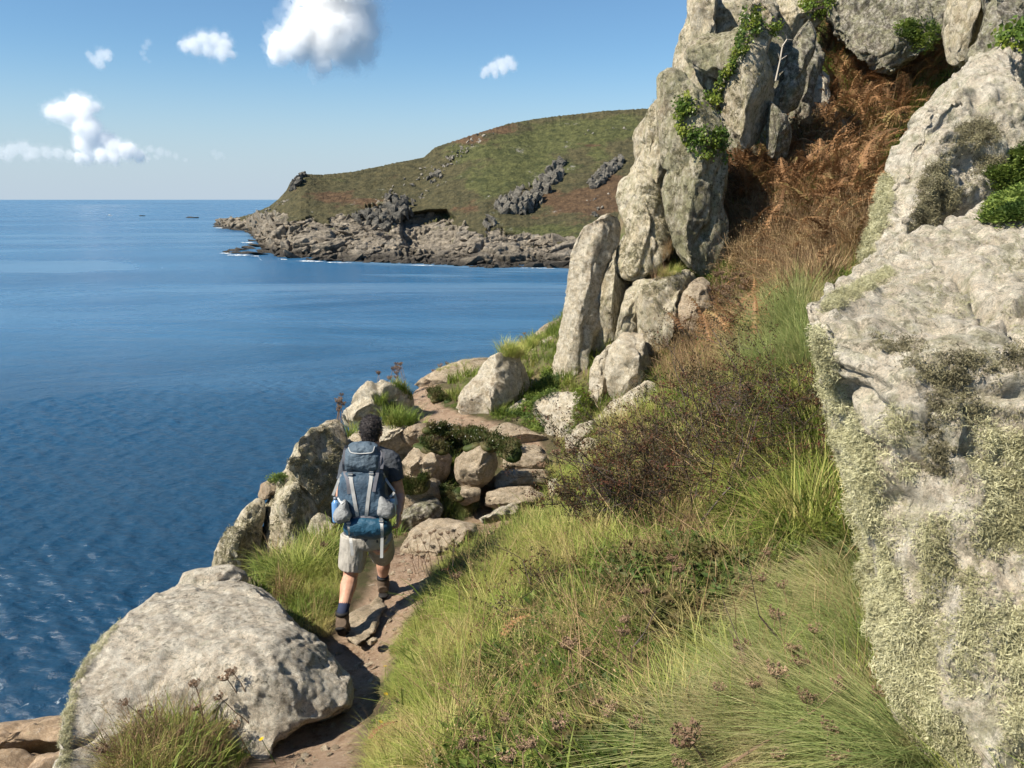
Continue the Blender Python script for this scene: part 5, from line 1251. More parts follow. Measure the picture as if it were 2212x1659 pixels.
def frond(seed, L=.5, pairs=17):
    """a bracken frond: arched midrib, pinnae that shorten to the tip, each cut into leaflets"""
    rg = np.random.default_rng(seed); V = []; F = []
    def ctr(t): return np.array([L * t * (1 - .12 * t), .02 * math.sin(3 * t + seed), L * (.55 * t - .62 * t * t)])
    def rib(a, b, w):
        d = b - a; s = np.cross(d, [0, 0, 1]); s /= np.linalg.norm(s) + 1e-9; k = len(V)
        V.extend([a - s * w, a + s * w, b + s * w * .6, b - s * w * .6]); F.append([k, k + 1, k + 2, k + 3])
    for i in range(7): rib(ctr(i / 7), ctr((i + 1) / 7), .0035)
    for i in range(pairs):
        t = .16 + .82 * i / pairs; c = ctr(t); tan = ctr(t + .02) - c; tan /= np.linalg.norm(tan); pl = L * .36 * (1 - t) ** .75 * rg.uniform(.8, 1.15)
        for sgn in (-1, 1):
            sd = np.array([0, sgn, 0.]) + tan * .45 + np.array([0, 0, rg.normal() * .15 - .12]); sd /= np.linalg.norm(sd)
            e = c + sd * pl + np.array([0, 0, -.25 * pl * rg.uniform(.3, 1.4)])
            nrm_ = np.array([0, rg.normal() * .35, 1.]); w_ = .040 * (1 - t * .5); s_ = np.cross(sd, nrm_); s_ /= np.linalg.norm(s_)
            m = 5; k = len(V)                                   # a toothed pinna, its edge going in and out
            for j in range(m + 1):
                u = j / m; q = c + (e - c) * u; ww = w_ * (1 - u) ** .8 * .5
                V.extend([q - s_ * ww, q + s_ * ww]); 
                if j: F.append([k + 2 * j - 2, k + 2 * j - 1, k + 2 * j + 1, k + 2 * j])
                if 0 < j < m:
                    for s2 in (-1, 1): leaf(V, F, q + s_ * s2 * ww * .8, s_ * s2 + sd * .7, nrm_, w_ * .5, w_ * .28)
    return V, F

def limb(V, F, a, b, ra, rb, n=3):
    d = b - a; d = d / (np.linalg.norm(d) + 1e-9); x = np.cross(d, [.31, .2, .93]); x /= np.linalg.norm(x) + 1e-9; y = np.cross(d, x); k = len(V)
    for (p, r) in ((a, ra), (b, rb)):
        for i in range(n):
            t = 6.2832 * i / n; V.append(p + (x * math.cos(t) + y * math.sin(t)) * r)
    for i in range(n): F.append([k + i, k + (i + 1) % n, k + n + (i + 1) % n, k + n + i])

def twiggy(seed, stems, spread, h, depth=4, r0=.006, twist=.45, leaves=0, Ls=.012):
    """a thicket: stems that fork again and again; returns twigs and leaves"""
    rg = np.random.default_rng(seed); V = []; F = []; LV = []; LF = []
    def grow(p, d, L, r, k):
        n = 3
        for i in range(n):
            d2 = d + rg.normal(size=3) * twist * .4; d2[2] += .04; d2 /= np.linalg.norm(d2)
            q = p + d2 * L / n; limb(V, F, p, q, r, r * .85); p, d, r = q, d2, r * .85
            if k > 0 and rg.uniform() < .85:
                e = d + rg.normal(size=3) * .85; e[2] = abs(e[2]) * .6 + .05; e /= np.linalg.norm(e); grow(p, e, L * rg.uniform(.45, .75), r * .76, k - 1)
            if k <= 1 and leaves:
                for _ in range(leaves): leaf(LV, LF, p + rg.normal(size=3) * .01, rg.normal(size=3), rg.normal(size=3), Ls * rg.uniform(.6, 1.3), Ls * .6)
    for s in range(stems):
        a = rg.uniform(0, 6.283); r = spread * math.sqrt(rg.uniform()) * .6; p = np.array([r * math.cos(a), r * math.sin(a), 0])
        d = np.array([math.cos(a) * .5, math.sin(a) * .5, 1]) + rg.normal(size=3) * .25; d /= np.linalg.norm(d)
        grow(p, d, h * rg.uniform(.5, .95), r0 * rg.uniform(.7, 1.2), depth)
    return (V, F), (LV, LF)

_src = {}
def scatter(name, protos, P, rot, scl, idx, label, parent=None):
    """many small pieces that nobody could count: one object, one set of points that carry the pieces"""
    c = bpy.data.collections.new(name + '_pieces')
    for i, me in enumerate(protos):
        o = bpy.data.objects.new('%s_piece_%02d' % (name, i), me); c.objects.link(o)
    me = bpy.data.meshes.new(name); n = len(P)
    me.vertices.add(n); me.vertices.foreach_set('co', np.asarray(P, np.float32).ravel())
    for nm, ty, arr in (('rot', 'FLOAT_VECTOR', rot), ('scl', 'FLOAT', scl), ('idx', 'INT', idx)):
        a = me.attributes.new(nm, ty, 'POINT'); a.data.foreach_set('vector' if ty == 'FLOAT_VECTOR' else 'value', np.asarray(arr, np.int32 if ty == 'INT' else np.float32).ravel())
    o = bpy.data.objects.new(name, me); COL.objects.link(o)
    ng = bpy.data.node_groups.new(name, 'GeometryNodeTree')
    ng.interface.new_socket('Geometry', in_out='INPUT', socket_type='NodeSocketGeometry'); ng.interface.new_socket('Geometry', in_out='OUTPUT', socket_type='NodeSocketGeometry')
    N = ng.nodes; L = ng.links
    gi, go = N.new('NodeGroupInput'), N.new('NodeGroupOutput'); ip = N.new('GeometryNodeInstanceOnPoints'); ci = N.new('GeometryNodeCollectionInfo')
    ci.inputs[0].default_value = c; ci.inputs[1].default_value = True; ci.inputs[2].default_value = True
    def na(nm, ty):
        a = N.new('GeometryNodeInputNamedAttribute'); a.data_type = ty; a.inputs[0].default_value = nm; return a.outputs[0]
    L.new(gi.outputs[0], ip.inputs['Points']); L.new(ci.outputs[0], ip.inputs['Instance']); ip.inputs['Pick Instance'].default_value = True
    L.new(na('idx', 'INT'), ip.inputs['Instance Index']); L.new(na('rot', 'FLOAT_VECTOR'), ip.inputs['Rotation']); L.new(na('scl', 'FLOAT'), ip.inputs['Scale'])
    L.new(ip.outputs[0], go.inputs[0])
    m = o.modifiers.new('pieces', 'NODES'); m.node_group = ng
    tag(o, label, kind='stuff')
    if parent is not None: o.parent = parent; o.matrix_parent_inverse = Matrix.Translation(-parent.location)
    return o

def pm(VF, mat, name='tuft'):
    me = mesh_from(name, np.array(VF[0]), VF[1], False); me.materials.append(mat); return me

_dg = None
def cast(x, y):
    r = at(x, y, 1.0); r /= np.linalg.norm(r)
    ok, loc, nrm, i, ob, mt = SC.ray_cast(_dg, Vector((0, 0, 0)), Vector(r), distance=60)
    return (np.array(loc), np.array(nrm), ob.name if ob else '') if ok else (None, None, '')

def zpoly(s): return np.array([[float(v) for v in t.split(',')] for t in s.split()])

def sow(poly, n, seed, on='ground', minz=.0):
    """points of the named surfaces inside an outline"""
    rg = np.random.default_rng(seed); lo, hi = poly.min(0), poly.max(0); P = []; N = []
    Q = rg.uniform(lo, hi, (n * 7, 2)); Q = Q[inside(Q, poly)][:int(n * 1.6)]
    for x, y in Q:
        if len(P) >= n: break
        p, nn, ob = cast(x, y)
        if p is None: continue
        if on == 'ground' and not (ob.startswith('ground') or ob.startswith('path')): continue
        if on == 'rock' and (ob.startswith('ground') or ob.startswith('path')): continue
        if callable(on) and not on(ob): continue
        if ob.startswith('sea') or ob.startswith('headland') or ob in ('body', 'shirt'): continue
        if nn[2] < minz: continue
        P.append(p); N.append(nn)
    return np.array(P).reshape(-1, 3), np.array(N).reshape(-1, 3)

def build_plants():
    global _dg
    far = [o for o in SC.objects if o.name.split('.')[0] in ('shore_boulder', 'spit_boulder', 'scree_stone', 'far_crag', 'cloud', 'veil', 'wisp', 'headland', 'sea', 'islet', 'surf_foam')]
    for o in far: o.hide_viewport = True                    # only while looking for where plants root
    bpy.context.view_layer.update(); _dg = bpy.context.evaluated_depsgraph_get()
    rg = np.random.default_rng(77)
    m_fine = leafmat('fine_grass_blade', (0.52, 0.52, 0.15), (0.34, 0.44, 0.09), (0.64, 0.54, 0.23), wn_=3.0)
    m_lush = leafmat('lush_grass_blade', (0.12, 0.19, 0.032), (0.27, 0.33, 0.065), (0.36, 0.33, 0.10), wn_=2.5, patch=.55)
    m_pale = leafmat('pale_grass_blade', (0.24, 0.33, 0.10), (0.50, 0.50, 0.21), (0.60, 0.50, 0.28), wn_=2.0, patch=.55)
    m_dry = leafmat('dry_blade', (0.34, 0.22, 0.11), (0.52, 0.38, 0.20), (0.20, 0.12, 0.07), wn_=4, trans=.2)
    m_herb = leafmat('herb_leaf', (0.11, 0.18, 0.035), (0.29, 0.36, 0.075), (0.06, 0.11, 0.025), wn_=3)
    m_brak = leafmat('bracken_leaf', (0.15, 0.078, 0.036), (0.46, 0.255, 0.120), (0.30, 0.26, 0.10), wn_=2.6, trans=.25, patch=.58)
    m_twig = leafmat('twig_bark', (0.034, 0.024, 0.025), (0.085, 0.060, 0.055), None, trans=0.0)
    m_tleaf = leafmat('thicket_leaf', (0.035, 0.042, 0.016), (0.085, 0.075, 0.03), (0.16, 0.06, 0.035), wn_=6)
    m_head = leafmat('seed_head_brown', (0.20, 0.125, 0.08), (0.34, 0.23, 0.15), None, trans=.1)
    m_lich = leafmat('shaggy_lichen', (0.52, 0.50, 0.29), (0.66, 0.63, 0.42), (0.38, 0.36, 0.20), wn_=4, trans=.25, patch=.5)
    m_lichd = leafmat('olive_lichen', (0.22, 0.20, 0.115), (0.35, 0.32, 0.19), (0.15, 0.135, 0.08), wn_=9, trans=.15)
    m_ivy = leafmat('ivy_leaf', (0.05, 0.10, 0.02), (0.14, 0.22, 0.03), (0.24, 0.28, 0.04), wn_=2.5, rough=.35)
    m_cush = leafmat('cushion_leaf', (0.045, 0.075, 0.018), (0.10, 0.12, 0.03), (0.14, 0.12, 0.05), wn_=5)
    m_moss = leafmat('bright_moss', (0.17, 0.24, 0.03), (0.25, 0.31, 0.05), None)
    G_ = lambda *a, **k: blades(*a, **k)
    straw = [pm(G_(90 + i, 5, .62, .10, .30, .0048, segs=5), m_dry) for i in range(4)]
    bigleaf = [pm(herb(94 + i, 26, .13, .13, .060, .030), m_herb) for i in range(3)]
    fine = [pm(G_(i, 44, .24, .08, .18, .0050, lean=(-.05, -.04)), m_fine) for i in range(4)]
    finef = [pm(G_(10 + i, 45, .24, .12, .16, .007), m_fine) for i in range(3)]
    lush = [pm(G_(20 + i, 34, .20, .07, .16, .0085), m_lush) for i in range(4)]
    lushf = [pm(G_(25 + i, 34, .22, .11, .15, .012), m_lush) for i in range(3)]
    mound = [pm(G_(30 + i, 42, .25, .09, .13, .0060, segs=4, lean=(-.20, -.07)), m_pale) for i in range(4)]
    moundf = [pm(G_(35 + i, 50, .34, .12, .22, .007, segs=3), m_pale) for i in range(3)]
    dry = [pm(G_(40 + i, 26, .34, .10, .13, .0042), m_dry) for i in range(4)]
    dryf = [pm(G_(45 + i, 30, .36, .13, .16, .009), m_dry) for i in range(3)]
    herbs = [pm(herb(50 + i, 55, .11, .10, .032, .016), m_herb) for i in range(3)]
    herbf = [pm(herb(55 + i, 70, .16, .14, .05, .03), m_herb) for i in range(3)]
    twf = []
    for i in range(3):
        (tv, tf), (lv, lf) = twiggy(60 + i, 5, .12, .30, 2, .0022, leaves=1, Ls=.010)
        b = len(tv); me = mesh_from('twigs', np.array(tv + lv), tf + [[b + q for q in f] for f in lf], False); me.materials.append(m_dry); twf.append(me)
    def yaw(n, tilt=.12): return np.stack([rg.normal(size=n) * tilt, rg.normal(size=n) * tilt, rg.uniform(0, 6.283, n)], 1)
    KINDS = {}
    def add(kind, P, s=(0.8, 1.2), fixed=None, tilt=.12):
        if not len(P): return
        P = np.asarray(P); keep = path_d(P[:, 0], P[:, 1]) > .34 + .12 * noise(P, 2.5); P = P[keep]
        if not len(P): return
        cl = noise(P * np.array([1, 1, 1]), {'fine': 1.6, 'lush': 1.9, 'herb': 2.3, 'dry': 2.7, 'twig': 2.1, 'mound': .5}.get(kind, .3), {'fine': 0, 'lush': 7, 'herb': 13, 'dry': 21, 'twig': 33}.get(kind, 50))
        if kind in ('fine', 'lush', 'herb', 'dry', 'twig'): k_ = cl > -.06; P, cl = P[k_], cl[k_]; s = (s[0] * .75, s[1] * 1.15)
        if not len(P): return
        near_p = sstep(path_d(P[:, 0], P[:, 1]), .3, 1.0)
        r_ = yaw(len(P), tilt * 1.8)
        if fixed is not None: r_[:, 2] = fixed + rg.normal(size=len(P)) * .45
        KINDS.setdefault(kind, []).append((P, r_, rg.uniform(s[0], s[1], len(P)) * (.45 + .55 * near_p)))
    # zones, from the top of the slope down
    Zb = zpoly('1560,370 1640,365 1760,285 1720,190 1740,60 1880,-40 2060,-40 2060,240 1960,300 1900,335 1885,480 1800,545 1720,505 1550,490')
    Zm = zpoly('1530,470 1720,500 1800,540 1885,470 1880,600 1830,650 1690,680 1560,560')
    Zh = zpoly('1500,610 1570,550 1690,660 1640,700 1540,660')
    Zu = zpoly('1440,700 1540,640 1650,690 1650,850 1500,850 1400,880 1400,780')
    Zp = zpoly('1620,690 1780,630 1780,850 1620,850')
    Zt = zpoly('1260,1010 1330,960 1450,880 1640,860 1780,960 1780,1080 1600,1140 1470,1200 1320,1150')
    Zd = zpoly('1600,980 1740,880 1860,900 1900,1200 1600,1200')
    Zg = zpoly('1480,1700 1600,1500 1690,1330 1880,1215 1960,1450 2100,1700')
    Zgb = zpoly('1480,1190 1700,1150 1900,1170 1900,1230 1680,1340 1560,1330')
    Zf = zpoly('760,1700 820,1560 870,1400 930,1260 1020,1130 1150,1080 1290,1060 1320,1220 1130,1340 1020,1520 980,1700')
    Zc = zpoly('980,1700 1010,1500 1130,1330 1320,1210 1480,1190 1680,1340 1600,1500 1480,1700')
    Zs = zpoly('700,1450 800,1330 900,1230 960,1190 1060,1120 1200,1060 1180,1140 1000,1200 930,1270 860,1420 800,1560 760,1700 700,1700')
    Zl = zpoly('560,1230 620,1190 735,1180 740,1280 730,1400 660,1350')
    Zbl = zpoly('240,1700 330,1560 400,1490 500,1465 610,1490 630,1560 590,1700')
    Zmid = zpoly('1180,1000 1300,950 1420,880 1520,850 1640,840 1660,900 1450,900 1330,980 1290,1070 1190,1070')
    add('fern_dry', sow(Zb, 320, 1)[0], (1, 1.8)); add('herb_far', sow(Zb, 170, 201)[0], (1.2, 2.2)); add('grass_far', sow(Zb, 620, 2)[0], (1.1, 1.9)); 
    add('dry_far', sow(Zm, 900, 3)[0], (1.0, 1.6)); add('twig', sow(Zm, 420, 4)[0], (1., 1.8)); add('grass_far', sow(Zm, 450, 5)[0], (.8, 1.3)); add('herb_far', sow(Zm, 200, 6)[0], (.8, 1.3)); add('pale_far', sow(Zm, 350, 66)[0], (.8, 1.2))
    add('herb_far', sow(Zh, 330, 7)[0], (.9, 1.4)); add('grass_far', sow(Zh, 150, 8)[0]); add('dry_far', sow(Zh, 60, 9)[0])
    add('herb_far', sow(Zu, 260, 10)[0], (.7, 1.2)); add('dry_far', sow(Zu, 300, 11)[0], (.8, 1.3)); add('grass_far', sow(Zu, 260, 12)[0], (.8, 1.2)); add('twig', sow(Zu, 160, 13)[0], (.8, 1.3))
    add('pale_far', sow(Zp, 520, 14)[0], (.9, 1.4)); add('grass_far', sow(Zp, 120, 15)[0])
    add('lush', sow(Zt, 360, 16)[0], (.7, 1.2)); add('fine', sow(Zt, 200, 162)[0], (.7, 1.2)); add('dry', sow(Zt, 160, 17)[0], (.7, 1.1)); add('herb', sow(Zt, 240, 18)[0], (.8, 1.2)); add('fern_dry', sow(Zt, 60, 181)[0], (.6, .9))
    add('lush', sow(Zd, 850, 19)[0], (1.3, 2.1)); add('herb', sow(Zd, 300, 20)[0], (1, 1.6)); add('fine', sow(Zd, 300, 21)[0], (1.3, 1.9))
    add('mound', sow(Zg, 1000, 22)[0], (.6, 1.25), fixed=0.0); add('lush', sow(Zg, 160, 23)[0], (.7, 1.1)); add('dry', sow(Zg, 110, 24)[0], (.7, 1))
    add('lush', sow(Zgb, 520, 25)[0], (.7, 1.1)); add('herb', sow(Zgb, 420, 26)[0], (.8, 1.3)); add('fine', sow(Zgb, 300, 27)[0], (.8, 1.1))
    add('fine', sow(Zf, 1700, 28)[0], (.65, 1.15)); add('herb', sow(Zf, 950, 29)[0], (.7, 1.2)); add('lush', sow(Zf, 450, 30)[0], (.6, 1.0)); add('dry', sow(Zf, 150, 31)[0], (.6, 1.0)); add('twig', sow(Zf, 60, 61)[0], (.6, 1.2))
    add('lush', sow(Zc, 900, 32)[0], (.6, 1.2)); add('fine', sow(Zc, 820, 33)[0], (.6, 1.1)); add('herb', sow(Zc, 1000, 34)[0], (.8, 1.4)); add('dry', sow(Zc, 120, 35)[0], (.6, 1.1)); add('twig', sow(Zc, 130, 36)[0], (.6, 1.2)); add('fern_dry', sow(Zc, 40, 361)[0], (.4, .7))
    add('straw', sow(Zc, 80, 71)[0], (.8, 1.3), tilt=.5); add('straw', sow(Zf, 60, 72)[0], (.7, 1.1), tilt=.4); add('straw', sow(Zgb, 70, 73)[0], (.8, 1.2), tilt=.5); add('straw', sow(Zt, 90, 74)[0], (.9, 1.5), tilt=.3); add('straw', sow(Zbl, 30, 75)[0], (.6, .9), tilt=.3)
    add('bigleaf', sow(Zc, 520, 76)[0], (.7, 1.4)); add('bigleaf', sow(Zf, 160, 77)[0], (.6, 1.0)); add('bigleaf', sow(Zgb, 180, 78)[0], (.7, 1.2)); add('bigleaf', sow(Zs, 130, 79)[0], (.5, .9))
    dk = zpoly('1330,1240 1480,1210 1620,1260 1640,1340 1560,1440 1420,1420 1340,1340'); add('shade_herb', sow(dk, 420, 81)[0], (1.0, 1.7)); add('shade_herb', sow(zpoly('1230,1560 1400,1500 1480,1560 1450,1690 1250,1690'), 300, 82)[0], (.9, 1.5)); add('shade_herb', sow(zpoly('1050,1440 1200,1430 1230,1520 1150,1570 1060,1540'), 180, 83)[0], (.8, 1.3)); add('shade_herb', sow(Zgb, 160, 84)[0], (.8, 1.3))  # patches of darkened leaves put shade into the slope by colour
    P = sow(Zs, 1500, 37)[0]; pdd = path_d(P[:, 0], P[:, 1]); P = P[pdd > .30 + .1 * noise(P, 3.)]
    k = len(P) // 3; add('herb', P[:k], (.6, 1.0)); add('lush', P[k:2 * k], (.5, .9)); add('fine', P[2 * k:], (.5, .9))
    P = sow(Zl, 520, 38)[0]; pdd = path_d(P[:, 0], P[:, 1]); P = P[pdd > .22]; k = len(P) // 2
    add('lush', P[:k], (.7, 1.25)); add('fine', P[k:int(k * 1.6)], (.8, 1.2)); add('dry', P[int(k * 1.6):], (.7, 1.2))
    P = sow(Zbl, 700, 39)[0]; pdd = path_d(P[:, 0], P[:, 1]); P = P[pdd > .24]; k = len(P) // 4
    add('lush', P[:k], (.7, 1.1)); add('dry', P[k:2 * k], (.7, 1.1)); add('fine', P[2 * k:3 * k], (.6, 1.0)); add('twig', P[3 * k:], (.5, .9))
    add('fine', sow(Zmid, 260, 40)[0], (1, 1.4)); add('lush', sow(Zmid, 200, 41)[0], (1, 1.3)); add('dry', sow(Zmid, 60, 42)[0], (1, 1.4)); add('herb', sow(Zmid, 120, 43)[0], (1, 1.5))
    # small green places between the boulders (in the E view)
    for (pts, kind, n, s, on) in [('880,480 1000,540 1060,500 1110,540 1040,610 900,610 820,640 740,650 730,620 830,570', 'lush', 110, (.75, 1.3), 'any'), ('700,640 800,580 830,620 740,690', 'lush', 40, (.6, 1.1), 'any'),
            ('940,390 1060,400 1110,460 1120,540 1050,490 1000,440', 'lush_far', 60, (.7, 1.2), 'any'), ('1120,430 1230,440 1260,480 1200,490 1130,470', 'fine_far', 60, (.5, .9), 'any'), ('1060,390 1160,340 1290,300 1300,310 1170,350 1080,410', 'fine_far', 40, (.4, .7), 'any'),
            ('1200,520 1280,500 1250,580 1200,590', 'herb_far', 45, (.5, .8), 'any'), ('1700,340 1740,400 1720,460 1650,500 1690,640 1600,640 1560,560 1620,480 1680,400', 'herb_far', 190, (.5, .9), 'any'), ('1370,570 1470,545 1560,540 1570,570 1450,600 1380,600', 'herb_far', 60, (.4, .7), 'any'),
            ('1480,240 1600,210 1640,215 1580,280 1500,270', 'fine_far', 70, (.6, 1.1), 'any'), ('1190,1040 1250,990 1350,990 1370,1050 1280,1080', 'pale_far', 90, (.6, .9), 'any'), ('1180,900 1260,870 1300,960 1200,970', 'cush', 60, (.8, 1.3), 'any'),
            ('1370,900 1450,850 1440,920 1390,960', 'dry', 40, (.5, .9), 'any'), ('1450,920 1560,900 1540,980 1440,990', 'herb', 30, (.5, .9), 'any'), ('1640,830 1720,780 1800,880 1760,1000 1640,1000 1560,1060 1500,1060 1560,980 1680,930', 'fine', 180, (.7, 1.1), 'any'),
            ('1900,700 2000,640 2212,620 2212,900 1900,900 1820,850', 'fine_far', 130, (.6, 1.1), 'ground'), ('380,850 440,850 430,890 380,880', 'herb_far', 16, (.4, .6), 'any')]:
        P = sow(reg('E', pts), n, 200 + n, on=on)[0]; add(kind, P, s)
    add('moss', sow(reg('D', '210,820 265,810 268,870 250,950 180,1020 160,1000 200,900'), 260, 301, on='any')[0], (.6, 1.0))
    add('moss', sow(reg('D', '90,720 110,780 90,830 50,860 0,900 0,850 60,800'), 90, 302, on='any')[0], (.6, 1.0))
    add('dry', sow(reg('D', '620,170 660,260 600,310 545,330 570,240'), 130, 303, on='any')[0], (.4, .7)); add('fine', sow(reg('D', '620,200 670,290 590,320 560,300'), 90, 304, on='any')[0], (.4, .6))
    add('herb_far', sow(reg('D', '800,350 900,230 1000,240 1010,330 880,390'), 150, 305, on='any')[0], (.7, 1.1))
    add('herb_far', sow(reg('D', '600,640 700,590 790,620 800,700 700,760 620,700'), 170, 306, on='any')[0], (.7, 1.1))
    add('herb_far', sow(reg('C', '2050,820 2140,740 2230,700 2230,1050 2100,1060 2040,1050 2100,930'), 420, 307, on='any')[0], (.28, .5))
    add('herb_far', sow(reg('C', '1640,120 1830,110 1840,320 1700,340 1640,260'), 160, 308, on='any')[0], (.7, 1.2))
    moss = [pm(herb(70 + i, 60, .07, .04, .018, .010), m_moss) for i in range(2)]
    cush = [pm(herb(75 + i, 80, .07, .05, .016, .005, up=1.2), m_cush) for i in range(3)]
    m_dk = leafmat('shade_green_leaf', (0.045, 0.085, 0.018), (0.10, 0.16, 0.03), (0.13, 0.10, 0.04), wn_=3)  # deep green, darkened further to stand for shadow among the plants
    dkh = [pm(herb(120 + i, 60, .12, .17, .036, .018, up=.9), m_dk) for i in range(3)]
    PROT = {'shade_herb': (dkh, 'dark green leafy plants in the hollows of the slope', 'herbs'), 'straw': (straw, 'long bleached grass stems leaning every way', 'dry_stalks'), 'bigleaf': (bigleaf, 'broad-leaved green plants low in the grass', 'herbs'), 'fine': (fine, 'fine yellow-green grass drooping over the slope', 'grass'), 'fine_far': (finef, 'fine pale grass in the gaps of the rocks', 'grass'), 'lush': (lush, 'green grass growing among the herbs', 'grass'), 'lush_far': (lushf, 'tufts of green grass on the cliff edge', 'grass'),
            'grass_far': (lushf, 'green grass growing through the bracken', 'grass'), 'mound': (mound, 'pale combed grass on the mound beside the shaggy boulder', 'grass'), 'pale_far': (moundf, 'pale soft grass at the top of the gully', 'grass'),
            'dry': (dry, 'dry straw-coloured stalks in the grass', 'dry_stalks'), 'dry_far': (dryf, 'dry brown stalks on the upper slope', 'dry_stalks'), 'fern_dry': (dryf, 'dead stalks under the rust bracken', 'dry_stalks'),
            'herb': (herbs, 'low green herbs among the grass', 'herbs'), 'herb_far': (herbf, 'bright green leafy herbs on the slope and ledges', 'herbs'), 'twig': (twf, 'thin brown twigs and dead stems in the grass', 'twigs'), 'moss': (moss, 'bright yellow-green moss hanging on the rock', 'moss'), 'cush': (cush, 'dark leafy plants in the rock crevice', 'herbs')}
    for k, lst in KINDS.items():
        P = np.vstack([a[0] for a in lst]); r_ = np.vstack([a[1] for a in lst]); s_ = np.concatenate([a[2] for a in lst]); pr, lab, nm = PROT[k]
        scatter(nm, pr, P, r_, s_, rg.integers(0, len(pr), len(P)), lab)
    # ground cover where the picture does not look closely: thin, so that the slope is not bare from beside
    X = rg.uniform(-2.5, 9, 9000); Y = rg.uniform(.5, 18, 9000); pdx = path_d(X, Y); Z = ground_z(X, Y); okm = (pdx > .5) & (Z > -4) & (sdist(np.stack([X, Y], -1), EDGE) > .1)
    P = np.stack([X, Y, Z], -1)[okm]; P = P[:3800]
    x_, y_, d_ = proj(P); keep = (d_ > 1.2) & ~((x_ > -50) & (x_ < 2260) & (y_ > 800) & (y_ < 1700) & (d_ < 2.6)); P = P[keep]
    scatter('grass', lushf, P, yaw(len(P)), rg.uniform(.7, 1.2, len(P)), rg.integers(0, 3, len(P)), 'rough green grass covering the cliff top')

    # loose stones on the trodden earth
    st = [block(500 + i, 12, (1.2, 1, .6)) for i in range(4)]
    for m_ in st: m_.materials.append(G_TAN)
    k = 0; PP = []
    for i in range(900):
        t_ = rg.uniform(0, len(PATH) - 1.01); a = PATH[int(t_)]; b = PATH[int(t_) + 1]; q = a + (b - a) * (t_ % 1) + rg.normal(size=2) * .17
        if q[1] < 2.5: continue
        PP.append([q[0], q[1], float(ground_z(q[0], q[1])) - .045])
    PP = np.array(PP); scatter('gravel', st, PP, yaw(len(PP), .3), .006 + .022 * rg.uniform(size=len(PP)) ** 3.5, rg.integers(0, 4, len(PP)), 'loose stones and grit on the trodden path')
    # bracken: single fronds, the 300 largest as things, the rest one mass
    fr = [pm(frond(i, .55, 11), m_brak, 'frond') for i in range(5)]
    P1, N1 = sow(zpoly('1570,400 1640,370 1760,300 1730,200 1740,80 1880,-20 2040,-20 2050,230 1960,300 1900,335 1885,470 1800,520 1720,500 1560,480'), 1150, 401)
    P2, N2 = sow(zpoly('1540,380 1600,370 1640,440 1600,500 1545,500'), 170, 402)
    P3, N3 = sow(zpoly('1700,60 1780,40 1800,330 1740,340'), 60, 403)
    P4, N4 = sow(zpoly('1540,480 1720,500 1880,480 1870,620 1700,650 1580,570'), 130, 404)
    P5, N5 = sow(zpoly('1480,660 1640,690 1640,820 1480,800'), 40, 405)
    P = np.vstack([P1, P2, P3, P4, P5]); n = len(P); rt_ = np.stack([rg.normal(size=n) * .35, -.1 - rg.uniform(0, 1.1, n), rg.uniform(0, 6.283, n)], 1); sc_ = rg.uniform(.7, 1.4, n) * 1.05
    lift = rg.uniform(.02, .45, n); P = P + np.array([0, 0, 1.]) * lift[:, None]
    d_ = P @ FWD; order = np.argsort(d_ / sc_ + rg.uniform(0, 3, n)); near = order[:295]; rest = order[295:]
    scatter('bracken', fr, P[rest], rt_[rest], sc_[rest], rg.integers(0, 5, len(rest)), 'rust-brown bracken massed on the upper slope')
    for i in near:
        o = bpy.data.objects.new('bracken_frond', fr[int(rg.integers(5))]); COL.objects.link(o); o.location = P[i]; o.rotation_euler = rt_[i]; o.scale = [sc_[i]] * 3
        tag(o, 'rust-brown dead bracken frond in the gully below the dark rock wall', 'bracken frond', 'dead bracken fronds on the upper slope')
    lows = [(1115,1395,'curled rust bracken frond standing above the green herbs'), (1140,1475,'flat rust bracken frond lying on the grass'), (1180,1520,'dark red-brown bracken frond below the flat rust one'), (1110,1350,'small dead bracken tip among pale grass'), (1330,1310,'orange-brown fern frond under the thorn bush'), (835,1620,'dry red-brown fern frond beside the path'), (1480,1230,'rusty fern frond at the foot of the forked dead stem')]
    for i, (x, y, lab) in enumerate(lows):
        p, nn, ob = cast(x, y + 25)
        if p is None: continue
        for j in range(1):
            o = bpy.data.objects.new('bracken_frond', fr[i % 5]); COL.objects.link(o); o.location = p + np.array([-.12, 0, .10]); o.rotation_euler = (rg.normal() * .3, -.35, rg.uniform(-.6, .6)); s = float(p @ FWD) / 9.0 * rg.uniform(.9, 1.3); o.scale = (s, s * 1.2, s)
            tag(o, lab, 'bracken frond', 'single dead fern fronds low on the slope')

    # seed heads of wild carrot: stem and head
    def umbel(seed):
        r2 = np.random.default_rng(seed); V = []; F = []
        for i in range(30):
            a = r2.uniform(0, 6.283); t = math.sqrt(r2.uniform()); o = np.array([math.cos(a) * t, math.sin(a) * t, 0]) * .035; z = .030 + .012 * t - .02 * r2.uniform()
            q = np.array([0, 0, 0.]); m = o * .75 + np.array([0, 0, z * .5]); e = o * .85 + np.array([0, 0, z])
            limb(V, F, q, m, .0011, .0009); limb(V, F, m, e, .0009, .0007)
            for _ in range(7): leaf(V, F, e, r2.normal(size=3) + np.array([0, 0, .3]), r2.normal(size=3), .009, .005)
        return V, F
    def ustem(seed, L=.45):
        r2 = np.random.default_rng(seed); V = []; F = []; p = np.zeros(3); d = np.array([0, 0, -1.]); n = 7
        for i in range(n):
            d2 = d + r2.normal(size=3) * .09; d2 /= np.linalg.norm(d2); q = p + d2 * L / n; limb(V, F, p, q, .0022 + .0004 * i, .0026 + .0004 * i, 5); p, d = q, d2
        return V, F
